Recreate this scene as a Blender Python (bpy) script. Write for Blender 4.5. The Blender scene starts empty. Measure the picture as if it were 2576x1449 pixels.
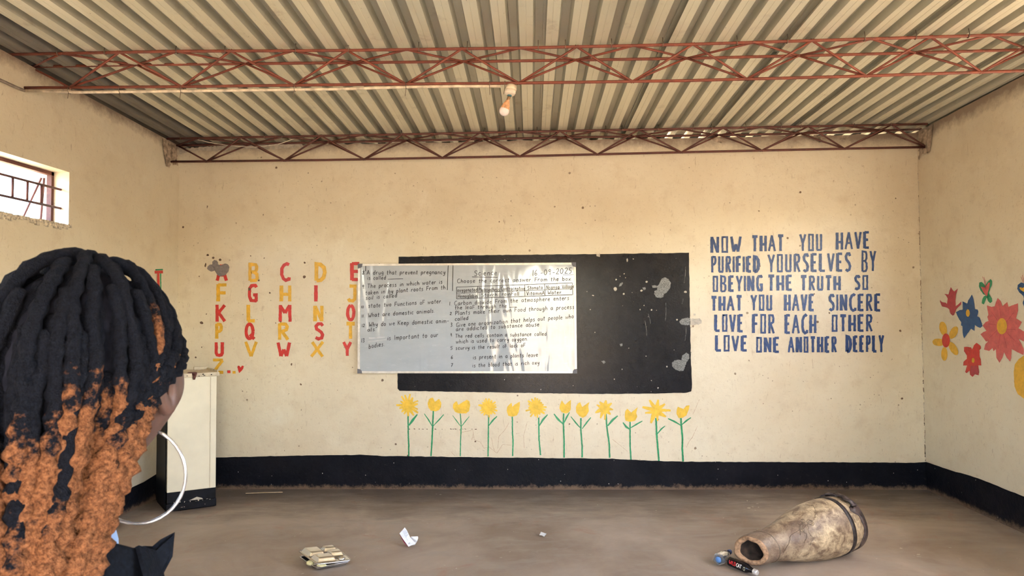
import bpy, bmesh, math, random
from mathutils import Vector, Matrix, noise
random.seed(7)
SC = bpy.context.scene
COL = SC.collection

# ------------------------------------------------------------------ camera
W, HH, FPX = 2576.0, 1449.0, 1700.0
YAW, PIT, ROL, CH = 0.02709, 0.03547, -0.00631, 1.43881
D, XL, XR = 5.556, -2.9415, 3.1631          # back wall, left wall, right wall
YF = -1.6                                    # front wall, behind the camera
ZC, SL, TC = 2.88083, 0.03556, -0.0 + 0.00593
_F = Vector((-math.sin(YAW), math.cos(YAW), 0)); _R = Vector((math.cos(YAW), math.sin(YAW), 0)); _U = Vector((0, 0, 1))
F3 = _F*math.cos(PIT) + _U*math.sin(PIT); U2 = _U*math.cos(PIT) - _F*math.sin(PIT)
R3 = _R*math.cos(ROL) + U2*math.sin(ROL); U3 = U2*math.cos(ROL) - _R*math.sin(ROL)
camd = bpy.data.cameras.new('camera'); cam = bpy.data.objects.new('camera', camd); COL.objects.link(cam)
cam.matrix_world = Matrix(((R3.x, U3.x, -F3.x, 0), (R3.y, U3.y, -F3.y, 0), (R3.z, U3.z, -F3.z, CH), (0, 0, 0, 1)))
camd.sensor_width = 36; camd.lens = 36*FPX/W; camd.clip_start = .05; camd.clip_end = 300
camd.dof.use_dof = True; camd.dof.focus_distance = 4.9; camd.dof.aperture_fstop = 15.0
SC.camera = cam
# ------------------------------------------------------------------ world, sun, exposure
SC.view_settings.view_transform = 'Standard'; SC.view_settings.look = 'None'
SC.view_settings.gamma = 1; SC.view_settings.use_curve_mapping = False
SC.view_settings.exposure = 1.9
SC.cycles.max_bounces = 7; SC.cycles.diffuse_bounces = 3; SC.cycles.glossy_bounces = 3; SC.cycles.transmission_bounces = 6
SC.cycles.caustics_refractive = False; SC.cycles.use_adaptive_sampling = True; SC.cycles.adaptive_threshold = .06; SC.cycles.adaptive_min_samples = 24; SC.cycles.sample_clamp_indirect = 8
wd = bpy.data.worlds.new('sky'); SC.world = wd; wd.use_nodes = True
wn = wd.node_tree; wn.nodes.clear()
sky = wn.nodes.new('ShaderNodeTexSky'); sky.sky_type = 'NISHITA'; sky.sun_disc = False
sky.sun_elevation = math.radians(50); sky.sun_rotation = math.radians(150); sky.dust_density = 2.0
bg = wn.nodes.new('ShaderNodeBackground'); bg.inputs[1].default_value = .85
wo = wn.nodes.new('ShaderNodeOutputWorld')
wn.links.new(sky.outputs[0], bg.inputs[0]); wn.links.new(bg.outputs[0], wo.inputs[0])
def light(name, kind, loc, rot, **k):
    l = bpy.data.lights.new(name, kind); o = bpy.data.objects.new(name, l); COL.objects.link(o)
    o.location = loc; o.rotation_euler = rot
    for a, b in k.items(): setattr(l, a, b)
    return o
# sun stands behind and to the left of the building front, so no direct patch falls on what is seen
light('sun', 'SUN', (0, -6, 8), (math.radians(35), 0, math.radians(20)), energy=13.0, angle=.01, color=(1, .96, .88))

# ------------------------------------------------------------------ pixel -> point on a plane of the room
def ray(px, py): return F3 + R3*((px-W/2)/FPX) - U3*((py-HH/2)/FPX)
O = Vector((0, 0, CH))
def onY(px, py, y): v = ray(px, py); return O + v*(y/v.y)
def onX(px, py, x): v = ray(px, py); return O + v*(x/v.x)
def onZ(px, py, z): v = ray(px, py); return O + v*((z-CH)/v.z)
def onR(px, py, dz=0):
    v = ray(px, py); t = (ZC+dz+SL*D-CH)/(v.z+SL*v.y-TC*v.x); return O + v*t
def roofz(x, y): return ZC + SL*(D-y) + TC*x

# ------------------------------------------------------------------ materials
def newmat(name):
    m = bpy.data.materials.new(name); m.use_nodes = True; nt = m.node_tree
    return m, nt, nt.nodes['Principled BSDF']
class N:
    def __init__(s, nt): s.nt = nt
    def __call__(s, t, **k):
        n = s.nt.nodes.new('ShaderNode'+t)
        for a, v in k.items():
            if a.startswith('_'): n.inputs[a[1:].replace('_', ' ')].default_value = v
            else: setattr(n, a, v)
        return n
    def L(s, a, b): s.nt.links.new(a, b)
    def noise(s, vec, scale, detail=4, rough=.55, dist=0):
        n = s('TexNoise'); n.inputs['Scale'].default_value = scale; n.inputs['Detail'].default_value = detail
        n.inputs['Roughness'].default_value = rough; n.inputs['Distortion'].default_value = dist
        s.L(vec, n.inputs['Vector']); return n.outputs['Fac']
    def ramp(s, f, a, b, lo=0., hi=1.):
        n = s('MapRange'); n.inputs['From Min'].default_value = a; n.inputs['From Max'].default_value = b
        n.inputs['To Min'].default_value = lo; n.inputs['To Max'].default_value = hi; s.L(f, n.inputs['Value']); return n.outputs[0]
    def mix(s, f, a, b, kind='MIX'):
        n = s('Mix', data_type='RGBA', blend_type=kind)
        if isinstance(f, (int, float)): n.inputs['Factor'].default_value = f
        else: s.L(f, n.inputs['Factor'])
        for i, v in ((6, a), (7, b)):
            if isinstance(v, tuple): n.inputs[i].default_value = (*v, 1)
            else: s.L(v, n.inputs[i])
        return n.outputs[2]
    def math(s, op, a, b=0.):
        n = s('Math', operation=op)
        for i, v in ((0, a), (1, b)):
            if isinstance(v, (int, float)): n.inputs[i].default_value = v
            else: s.L(v, n.inputs[i])
        return n.outputs[0]
    def bump(s, bs, h, strength=.3, dist=.01):
        n = s('Bump'); n.inputs['Strength'].default_value = strength; n.inputs['Distance'].default_value = dist
        s.L(h, n.inputs['Height']); s.L(n.outputs[0], bs.inputs['Normal'])
    def pos(s): return s('NewGeometry').outputs['Position']
    def obj(s): return s('TexCoord').outputs['Object']
    def scaled(s, v, sc):
        n = s('Mapping'); n.inputs['Scale'].default_value = sc; s.L(v, n.inputs['Vector']); return n.outputs[0]
def simple(name, col, rough=.5, metal=0., var=.12, scale=30, bump=0., spec=.5):
    m, nt, bs = newmat(name); n = N(nt)
    f = n.noise(n.obj(), scale, 4)
    d = tuple(c*(1-var*2) for c in col); u = tuple(min(1, c*(1+var)) for c in col)
    n.L(n.mix(n.ramp(f, .3, .7), d, u), bs.inputs['Base Color'])
    bs.inputs['Roughness'].default_value = rough; bs.inputs['Metallic'].default_value = metal
    bs.inputs['Specular IOR Level'].default_value = spec
    if bump: n.bump(bs, f, bump, .004)
    return m

def wall_material():
    m, nt, bs = newmat('cream_plaster'); n = N(nt); p = n.pos()
    base = n.mix(n.ramp(n.noise(p, 1.1, 5, .6), .32, .7), (.78, .70, .54), (.69, .59, .43))
    base = n.mix(n.ramp(n.noise(p, 6.5, 6, .65), .52, .78, 0, .5), base, (.58, .46, .32))
    # brown scuffs and scratches
    sc = n.noise(n.scaled(p, (9, 9, 2.2)), 4.0, 6, .7, 1.2)
    base = n.mix(n.ramp(sc, .62, .72, 0, .6), base, (.36, .24, .15))
    for (vx, sc_n, lo, hi, am, cc) in (((3, 3, 26), 7.0, .665, .69, .6, (.36, .26, .18)), ((14, 14, 1.6), 5.0, .68, .70, .5, (.38, .28, .20))):
        base = n.mix(n.ramp(n.noise(n.scaled(p, vx), sc_n, 3, .8, 1.4), lo, hi, 0, am), base, cc)
    base = n.mix(n.ramp(n.noise(p, 34, 5, .75), .58, .70, 0, .42), base, (.47, .36, .25))
    base = n.mix(n.ramp(n.noise(p, 2.7, 5, .7, .5), .60, .72, 0, .35), base, (.86, .80, .66))
    # pits where paint has popped off
    v = n('TexVoronoi', feature='F1'); v.inputs['Scale'].default_value = 9; n.L(p, v.inputs['Vector'])
    wob = n.math('MULTIPLY', n.noise(p, 55, 3), .11)
    dist = n.math('SUBTRACT', v.outputs['Distance'], wob)
    size = n('SeparateColor'); n.L(v.outputs['Color'], size.inputs[0])
    thr = n.ramp(size.outputs[0], .5, 1.0, -.07, .036)
    pit = n.ramp(n.math('SUBTRACT', dist, thr), 0.0, .02, 1, 0)
    v2 = n('TexVoronoi', feature='F1'); v2.inputs['Scale'].default_value = 26; n.L(p, v2.inputs['Vector'])
    s2 = n('SeparateColor'); n.L(v2.outputs['Color'], s2.inputs[0])
    pit2 = n.ramp(n.math('SUBTRACT', n.math('SUBTRACT', v2.outputs['Distance'], n.math('MULTIPLY', n.noise(p, 120, 2), .12)), n.ramp(s2.outputs[0], .5, 1., -.08, .085)), 0., .03, .7, 0)
    gate = n.ramp(n.noise(p, 2.3, 2), .45, .6)
    allp = n.math('MAXIMUM', pit, n.math('MULTIPLY', pit2, gate))
    base = n.mix(allp, base, n.mix(size.outputs[1], (.17, .10, .06), (.34, .25, .17)))
    # soot and mud just beneath the roof
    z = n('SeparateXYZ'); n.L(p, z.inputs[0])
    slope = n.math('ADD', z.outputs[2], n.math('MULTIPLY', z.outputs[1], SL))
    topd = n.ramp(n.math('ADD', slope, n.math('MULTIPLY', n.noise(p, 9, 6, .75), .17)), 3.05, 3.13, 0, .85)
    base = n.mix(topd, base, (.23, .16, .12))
    n.L(base, bs.inputs['Base Color'])
    bs.inputs['Specular IOR Level'].default_value = .45
    n.L(n.ramp(n.noise(p, 3, 4), .3, .7, .33, .5), bs.inputs['Roughness'])
    h = n.math('SUBTRACT', n.math('ADD', n.math('MULTIPLY', n.noise(p, 14, 6, .6), .8), n.math('MULTIPLY', n.noise(p, 2.2, 3), 2.2)), n.math('MULTIPLY', allp, .5))
    n.bump(bs, h, .35, .012)
    return m
def floor_material():
    m, nt, bs = newmat('worn_screed'); n = N(nt); p = n.pos()
    c = n.mix(n.ramp(n.noise(p, 1.3, 6, .6, .6), .35, .66), (.29, .222, .172), (.47, .395, .325))
    c = n.mix(n.ramp(n.noise(n.scaled(p, (1, 2.6, 1)), 3.1, 6, .62, .8), .5, .66, 0, .65), c, (.38, .33, .285))
    c = n.mix(n.ramp(n.noise(p, 2.6, 6, .7, 1.0), .58, .72, 0, .5), c, (.38, .19, .12))
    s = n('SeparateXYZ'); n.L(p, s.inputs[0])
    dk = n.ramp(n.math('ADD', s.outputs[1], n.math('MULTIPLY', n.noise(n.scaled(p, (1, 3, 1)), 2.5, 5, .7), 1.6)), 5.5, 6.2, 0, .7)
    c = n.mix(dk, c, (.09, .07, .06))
    lt = n.ramp(n.noise(n.scaled(p, (3.0, 9, 1)), 6.0, 4, .8, 1.5), .735, .75, 0, .55)
    c = n.mix(lt, c, (.52, .42, .33))
    n.L(c, bs.inputs['Base Color'])
    n.L(n.ramp(n.noise(p, 2.0, 4), .3, .7, .42, .68), bs.inputs['Roughness'])
    n.bump(bs, n.noise(p, 11, 7, .65), .3, .01)
    return m
def black_material(name, streaks=0., gloss=.42):
    m, nt, bs = newmat(name); n = N(nt); p = n.pos()
    c = n.mix(n.ramp(n.noise(p, 5, 6, .65), .35, .72), (.004, .005, .009), (.011, .011, .016))
    c = n.mix(n.ramp(n.noise(p, 40, 5, .7, .8), .62, .72, 0, .4), c, (.06, .052, .05))
    if streaks:
        c = n.mix(n.ramp(n.noise(n.scaled(p, (1.6, 1, .8)), 60, 4, .8, 2.2), .57, .68, 0, .5), c, (.040, .031, .027))
        c = n.mix(n.ramp(n.noise(p, 3.2, 5, .7), .45, .75, 0, .5), c, (.016, .012, .011))
    v = n('TexVoronoi', feature='F1'); v.inputs['Scale'].default_value = 14; n.L(p, v.inputs['Vector'])
    c = n.mix(n.ramp(n.math('SUBTRACT', v.outputs['Distance'], n.math('MULTIPLY', n.noise(p, 60, 2), .08)), .0, .012, .8, 0), c, (.55, .50, .45))
    s = n('SeparateXYZ'); n.L(p, s.inputs[0])
    if not streaks:      # floor dust kicked up against the bottom of the band
        dust = n.ramp(n.math('SUBTRACT', s.outputs[2], n.math('MULTIPLY', n.noise(p, 16, 7, .8), .13)), -.06, -.03, .92, 0)
        c = n.mix(dust, c, (.17, .115, .08))
    n.L(c, bs.inputs['Base Color'])
    n.L(n.ramp(n.noise(p, 9, 4), .3, .7, gloss-.06, gloss+.12), bs.inputs['Roughness'])
    h = n.math('ADD', n.math('MULTIPLY', n.noise(p, 60 if streaks else 30, 5, .6, .8), 1.), n.math('MULTIPLY', n.noise(p, 3, 3), 1.2))
    if streaks:
        bs.inputs['Coat Weight'].default_value = .30; bs.inputs['Coat Roughness'].default_value = .14; bs.inputs['Coat IOR'].default_value = 1.5
        cb = n('Bump'); cb.inputs['Strength'].default_value = .30; cb.inputs['Distance'].default_value = .0012
        n.L(n.noise(n.scaled(p, (1.5, 1, .8)), 75, 4, .7, 1.2), cb.inputs['Height']); n.L(cb.outputs[0], bs.inputs['Coat Normal'])
    bs.inputs['Specular IOR Level'].default_value = .10 if streaks else .12
    n.bump(bs, h, .55 if streaks else .35, .008)
    return m
def roof_material(name='painted_roof_steel', a=(.74, .71, .56), b=(.84, .81, .65)):
    m, nt, bs = newmat(name); n = N(nt); p = n.pos()
    c = n.mix(n.ramp(n.noise(n.scaled(p, (1, .35, 1)), 2.4, 5), .3, .7), a, b)
    c = n.mix(n.ramp(n.noise(p, 45, 4, .7), .69, .73, 0, .8), c, (.14, .10, .07))
    c = n.mix(n.ramp(n.noise(p, 5, 6, .7), .58, .75, 0, .45), c, (.27, .22, .16))
    n.L(c, bs.inputs['Base Color']); bs.inputs['Metallic'].default_value = .4
    bs.inputs['Roughness'].default_value = .33
    n.bump(bs, n.noise(p, 9, 5, .6), .15, .004)
    return m
def steel_material(name='red_oxide_steel', a=(.27, .065, .035), b=(.16, .045, .03)):
    m, nt, bs = newmat(name); n = N(nt); p = n.pos()
    c = n.mix(n.ramp(n.noise(p, 14, 5, .7), .35, .65), a, b)
    c = n.mix(n.ramp(n.noise(p, 70, 3, .7), .6, .75, 0, .5), c, (.33, .17, .10))
    n.L(c, bs.inputs['Base Color']); bs.inputs['Roughness'].default_value = .55
    n.bump(bs, n.noise(p, 160, 2), .5, .002)
    return m
def paint(name, col, rough=.38, wear=.0):
    m, nt, bs = newmat(name); n = N(nt); p = n.pos()
    f = n.noise(p, 26, 5, .6)
    c = n.mix(n.ramp(f, .3, .72), tuple(x*.78 for x in col), tuple(min(1, x*1.12) for x in col))
    if wear: c = n.mix(n.ramp(n.noise(p, 90, 4, .75), .66, .72, 0, wear), c, (.62, .50, .36))
    n.L(c, bs.inputs['Base Color']); bs.inputs['Roughness'].default_value = rough
    n.bump(bs, n.math('ADD', n.noise(p, 40, 4), n.math('MULTIPLY', n.noise(p, 2.2, 3), 2)), .3, .01)
    return m
M = {}
M['wall'] = wall_material(); M['floor'] = floor_material(); M['band'] = black_material('black_dado_paint')
M['blackboard'] = black_material('blackboard_paint', 1., .25); M['roof'] = roof_material(); M['steel'] = steel_material(); M['rib'] = roof_material('shaded_rib_steel', (.46, .45, .37), (.56, .54, .44)); M['roof_dark'] = simple('dark_roof_steel', (.25, .23, .20), .5, .3, var=.1, scale=3)  # rib tone: shade of the recesses painted into the colour
M['steel_dark'] = steel_material('dark_oxide_steel', (.15, .045, .032), (.085, .03, .025))
M['blue'] = paint('blue_paint', (.012, .050, .185)); M['red'] = paint('red_paint', (.62, .035, .028)); M['yellow'] = paint('yellow_paint', (.78, .44, .035))
M['green'] = paint('green_paint', (.018, .30, .12)); M['pink'] = paint('coral_paint', (.66, .13, .12)); M['maroon'] = paint('crimson_paint', (.45, .04, .06))
M['sun'] = paint('sun_yellow_paint', (.86, .54, .045), .45, .25); M['muted_blue'] = paint('deep_blue_paint', (.02, .085, .23)); M['ink'] = simple('marker_ink', (.02, .02, .025), .5)
M['grey_patch'] = simple('bare_cement', (.235, .205, .20), .85, var=.1, scale=60, bump=.3)
M['mortar'] = simple('mud_mortar', (.44, .34, .25), .9, var=.35, scale=30, bump=.8)
M['scrape'] = simple('scraped_board', (.26, .26, .25), .7, var=.42, scale=160, bump=.3)
M['tape'] = simple('old_tape', (.50, .44, .36), .4, var=.15, scale=40)
M['cement'] = simple('outdoor_helper', (.5, .42, .33), .9, var=.1, scale=5)
M['pvc'] = simple('dirty_white_pvc', (.80, .67, .50), .4, var=.22, scale=22)
M['cable'] = simple('white_cable', (.82, .74, .62), .45, var=.15)
M['wire'] = simple('tie_wire', (.22, .17, .13), .5, .7)
M['cabinet'] = simple('cream_gloss_paint', (.80, .74, .58), .38, var=.04, scale=6)
M['cab_top'] = simple('worn_cream_board', (.66, .57, .42), .5, var=.12, scale=18)
M['dark'] = simple('navy_black_paint', (.006, .007, .012), .45, var=.3, spec=.15)
M['chip'] = simple('paint_flake', (.52, .47, .39), .7)
M['soil'] = simple('red_soil', (.49, .345, .20), .95, var=.15, scale=3)

# ------------------------------------------------------------------ object helpers
def mesh_obj(name, verts, faces, mat, parent=None, smooth=False, label=None, kind=None):
    me = bpy.data.meshes.new(name); me.from_pydata([tuple(v) for v in verts], [], faces); me.update()
    if mat is not None: me.materials.append(mat)
    if smooth: me.polygons.foreach_set('use_smooth', [True]*len(me.polygons))
    o = bpy.data.objects.new(name, me); COL.objects.link(o)
    if parent is not None: o.parent = parent
    if label: o['label'] = label
    if kind: o['kind'] = kind
    return o
def tag(o, label, cat, group=None):
    o['label'] = label; o['category'] = cat
    if group: o['group'] = group
    return o
def empty(name, loc=(0, 0, 0)):
    o = bpy.data.objects.new(name, None); COL.objects.link(o); o.empty_display_size = .05
    o.location = (0, 0, 0)
    return o
class G:                       # a growing mesh
    def __init__(s): s.v = []; s.f = []
    def add(s, v, f): k = len(s.v); s.v += [Vector(x) for x in v]; s.f += [tuple(i+k for i in q) for q in f]; return s
    def box(s, a, b):
        x0, y0, z0 = a; x1, y1, z1 = b
        return s.add([(x0, y0, z0), (x1, y0, z0), (x1, y1, z0), (x0, y1, z0), (x0, y0, z1), (x1, y0, z1), (x1, y1, z1), (x0, y1, z1)],
                     [(0, 3, 2, 1), (4, 5, 6, 7), (0, 1, 5, 4), (1, 2, 6, 5), (2, 3, 7, 6), (3, 0, 4, 7)])
    def hexa(s, p):            # eight corners: bottom four ccw, top four ccw
        return s.add(p, [(0, 3, 2, 1), (4, 5, 6, 7), (0, 1, 5, 4), (1, 2, 6, 5), (2, 3, 7, 6), (3, 0, 4, 7)])
    def tube(s, pts, r, seg=8, cap=True, up=Vector((0, 0, 1)), ell=None):
        pts = [Vector(p) for p in pts]; n = len(pts); rr = r if isinstance(r, (list, tuple)) else [r]*n
        base = len(s.v); prev = None
        for i, p in enumerate(pts):
            t = (pts[min(i+1, n-1)] - pts[max(i-1, 0)]).normalized()
            if prev is None:
                a = t.cross(up if abs(t.dot(up)) < .95 else Vector((1, 0, 0))).normalized()
            else: a = (prev - t*prev.dot(t)).normalized()
            prev = a; b = t.cross(a)
            for k in range(seg):
                an = 2*math.pi*k/seg; q = rr[i]
                if ell: q *= 1 + ell[0]*math.cos(2*(an - i*ell[1]))
                s.v.append(p + a*(math.cos(an)*q) + b*(math.sin(an)*q))
        for i in range(n-1):
            for k in range(seg):
                k2 = (k+1) % seg
                s.f.append((base+i*seg+k, base+i*seg+k2, base+(i+1)*seg+k2, base+(i+1)*seg+k))
        if cap:
            s.f.append(tuple(base+k for k in range(seg))[::-1]); s.f.append(tuple(base+(n-1)*seg+k for k in range(seg)))
        return s
    def lathe(s, prof, org, axis, seg=32, close=False, squash=None):
        axis = Vector(axis).normalized(); a = axis.cross(Vector((0, 0, 1)) if abs(axis.z) < .9 else Vector((1, 0, 0))).normalized(); b = axis.cross(a)
        base = len(s.v); org = Vector(org)
        for (h, r) in prof:
            for k in range(seg):
                an = 2*math.pi*k/seg
                s.v.append(org + axis*h + a*(r*math.cos(an)) + b*(r*math.sin(an)))
        n = len(prof)
        for i in range(n-1):
            for k in range(seg):
                k2 = (k+1) % seg; s.f.append((base+i*seg+k, base+(i+1)*seg+k, base+(i+1)*seg+k2, base+i*seg+k2))
        if close:
            s.f.append(tuple(base+k for k in range(seg))); s.f.append(tuple(base+(n-1)*seg+k for k in range(seg))[::-1])
        return s
    def obj(s, name, mat, parent=None, smooth=False, **k): return mesh_obj(name, s.v, s.f, mat, parent, smooth, **k)
def bevel(o, w=.004, seg=2):
    m = o.modifiers.new('bevel', 'BEVEL'); m.width = w; m.segments = seg; m.limit_method = 'ANGLE'; return o

# ------------------------------------------------------------------ flat paint on a wall: shapes given where they stand, mapped onto the wall
LIFT = .0025
def wallB(px, py, l=LIFT): return onY(px, py, D-l)
def wallL(px, py, l=LIFT): return onX(px, py, XL+l)
def wallR(px, py, l=LIFT): return onX(px, py, XR-l)
def ribbon(pts, w, jit=.0, sub=6.):
    """outline quads along a polyline in photograph pixels; w a width or a pair (start, end)"""
    w0, w1 = w if isinstance(w, tuple) else (w, w)
    P = [Vector(p).to_2d() for p in pts]; Q = [P[0]]
    for a, b in zip(P, P[1:]):
        k = max(1, int((b-a).length/sub))
        Q += [a.lerp(b, (i+1)/k) for i in range(k)]
    n = len(Q); L = []; R = []
    for i in range(n):
        d1 = (Q[i]-Q[i-1]).normalized() if i > 0 else (Q[1]-Q[0]).normalized()
        d2 = (Q[i+1]-Q[i]).normalized() if i < n-1 else d1
        t = (d1+d2)
        t = t.normalized() if t.length > 1e-6 else d1
        nn = Vector((-t.y, t.x)); c = max(.5, abs(nn.dot(Vector((-d1.y, d1.x)))))
        h = (w0+(w1-w0)*i/(n-1))*.5/c
        L.append(Q[i]+nn*(h+random.uniform(-jit, jit))); R.append(Q[i]-nn*(h+random.uniform(-jit, jit)))
    v = L+R; f = [(i, i+1, n+i+1, n+i) for i in range(n-1)]
    return v, f
def flat(name, shapes, mat, wallf, parent, lift=LIFT, label=None):
    """shapes: list of (2d verts, faces)"""
    v = []; f = []
    for q_, (a, b) in enumerate(shapes):          # later brush strokes lie over earlier ones
        k = len(v); v += [wallf(p[0], p[1], lift+(q_ % 7)*.00022) for p in a]; f += [tuple(i+k for i in q) for q in b]
    return mesh_obj(name, v, f, mat, parent, label=label)
def poly(pts): return [Vector(p).to_2d() for p in pts], [tuple(range(len(pts)))]
def blob(pts, jit=.5, sub=4.):
    out = []
    n = len(pts)
    for i in range(n):
        a = Vector(pts[i]); b = Vector(pts[(i+1) % n]); k = max(1, int((b-a).length/sub))
        out += [a.lerp(b, j/k)+Vector((random.uniform(-jit, jit), random.uniform(-jit, jit))) for j in range(k)]
    return poly(out)
def zoomed(pts, s, ox, oy): return [(ox+p[0]/s, oy+p[1]/s) for p in pts]
def ellipse(cx, cy, rx, ry, rot=0, n=24):
    c, s_ = math.cos(rot), math.sin(rot); o = []
    for i in range(n):
        x, y = rx*math.cos(2*math.pi*i/n), ry*math.sin(2*math.pi*i/n); o.append((cx+x*c-y*s_, cy+x*s_+y*c))
    return o
def arc(cx, cy, rx, ry, a0, a1, n=10):
    return [(cx+rx*math.cos(math.radians(a0+(a1-a0)*i/n)), cy+ry*math.sin(math.radians(a0+(a1-a0)*i/n))) for i in range(n+1)]
# hand-drawn capitals: width, strokes in a unit box (y up), each stroke optionally with a weight
CAPS = {
 'A': (.62, [[(0, 0), (.29, 1)], [(.29, 1), (.6, 0)], [(.12, .36), (.48, .36)]]),
 'B': (.55, [[(.05, 0), (.05, 1), (.4, .97), (.46, .86), (.46, .66), (.36, .54), (.1, .52)], [(.3, .52), (.48, .4), (.5, .14), (.4, .02), (.05, 0)]]),
 'C': (.55, [[(.52, .93), (.38, 1), (.2, .92), (.07, .7), (.06, .35), (.16, .1), (.32, 0), (.52, .06), (.54, .18)]]),
 'D': (.58, [[(.05, 0), (.05, 1), (.28, .97), (.48, .78), (.53, .5), (.46, .2), (.3, .03), (.05, 0)]]),
 'E': (.5, [[(.07, 0), (.07, 1)], [(.07, .97), (.5, .97)], [(.07, .52), (.42, .52)], [(.07, .04), (.5, .04)]]),
 'F': (.5, [[(.07, 0), (.07, 1)], [(.07, .96), (.5, .96)], [(.07, .5), (.46, .5)]]),
 'G': (.56, [[(.52, .86), (.45, .98), (.2, .96), (.08, .8), (.07, .3), (.18, .06), (.46, .03), (.52, .12)], [(.3, .4), (.5, .4), (.5, 0)]]),
 'H': (.58, [[(.06, 0), (.06, 1)], [(.52, 0), (.52, 1)], [(.06, .44), (.52, .44)]]),
 'I': (.18, [[(.09, 0), (.09, 1)]]),
 'J': (.5, [[(.1, .95), (.5, .95)], [(.4, .95), (.4, .15), (.28, .04), (.1, .05), (.04, .18)]]),
 'K': (.55, [[(.06, 0), (.06, 1)], [(.52, .97), (.08, .45)], [(.16, .52), (.52, .02)]]),
 'L': (.5, [[(.07, 1), (.07, .04)], [(.03, .04), (.5, .04)]]),
 'M': (.66, [[(.05, 0), (.07, 1)], [(.07, .95), (.33, .52)], [(.33, .52), (.6, .98)], [(.6, 1), (.62, 0)]]),
 'N': (.58, [[(.06, 0), (.06, 1)], [(.08, .96), (.5, .04)], [(.52, 0), (.52, 1)]]),
 'O': (.5, [[(.06, .97), (.44, .97), (.44, .03), (.06, .03), (.06, .97), (.2, .97)]]),
 'P': (.5, [[(.07, 0), (.07, 1)], [(.07, .97), (.38, .95), (.46, .8), (.42, .58), (.3, .5), (.07, .47)]]),
 'Q': (.6, [arc(.28, .5, .22, .47, 0, 360, 22), [(.3, .3), (.58, .0)]]),
 'R': (.54, [[(.07, 0), (.07, 1)], [(.07, .97), (.38, .95), (.46, .8), (.42, .6), (.12, .48)], [(.2, .5), (.5, 0)]]),
 'S': (.5, [[(.47, .84), (.38, .97), (.2, .97), (.08, .82), (.12, .64), (.38, .45), (.46, .28), (.4, .08), (.22, .02), (.05, .1)]]),
 'T': (.55, [[(0, .96), (.55, .96)], [(.27, .96), (.27, 0)]]),
 'U': (.52, [[(.06, 1), (.06, .1), (.12, .04), (.42, .04), (.46, .1), (.46, 1)]]),
 'V': (.55, [[(.02, 1), (.28, 0)], [(.28, 0), (.53, 1)]]),
 'W': (.72, [[(.03, 1), (.2, .02)], [(.2, .02), (.36, .5)], [(.36, .5), (.52, .02)], [(.52, .02), (.7, 1)]]),
 'X': (.58, [[(.02, 0), (.56, 1)], [(.06, .98), (.54, .0)]]),
 'Y': (.55, [[(.02, 1), (.28, .48)], [(.53, 1), (.28, .48)], [(.28, .5), (.28, 0)]]),
 'Z': (.55, [[(.03, .95), (.52, .95)], [(.5, .93), (.06, .07)], [(.03, .05), (.54, .05)]]),
}
ROUND_O = (.5, [arc(.26, .5, .2, .46, 90, 450, 22)])
BOLD = {'O': .72, 'B': .78, 'U': .85, 'A': .8, 'Y': .85, 'V': .9, 'I': .8, 'P': .85, 'R': .85}
def letter_shapes(ch, x0, x1, yt, yb, w, glyph=None, heavy=1.0, jit=.5):
    wd_, st = glyph or CAPS[ch]
    sh = []
    inset = w*.5
    for k, s_ in enumerate(st):
        ww = w*(1.18 if (k == 0 and ch in 'NELTHFD') else 1.)*heavy
        pts = [(x0+inset+(x1-x0-2*inset)*(p[0]/wd_), yb-inset*.2-(yb-yt-inset*.4)*p[1]) for p in s_]
        sh.append(ribbon(pts, ww, jit, 4.))
    return sh
def pack_word(word, x0, x1, ylt, ylb, yrt, yrb):
    """boxes of the letters of a word across a slanting line"""
    ws = [CAPS[c][0] for c in word]; gap = .07; tot = sum(ws)+gap*(len(word)-1); x = 0; out = []
    for c, w in zip(word, ws):
        a, b = x/tot, (x+w)/tot; x += w+gap; m = (a+b)/2
        out.append((c, x0+(x1-x0)*a, x0+(x1-x0)*b, ylt+(yrt-ylt)*m, ylb+(yrb-ylb)*m))
    return out
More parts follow.
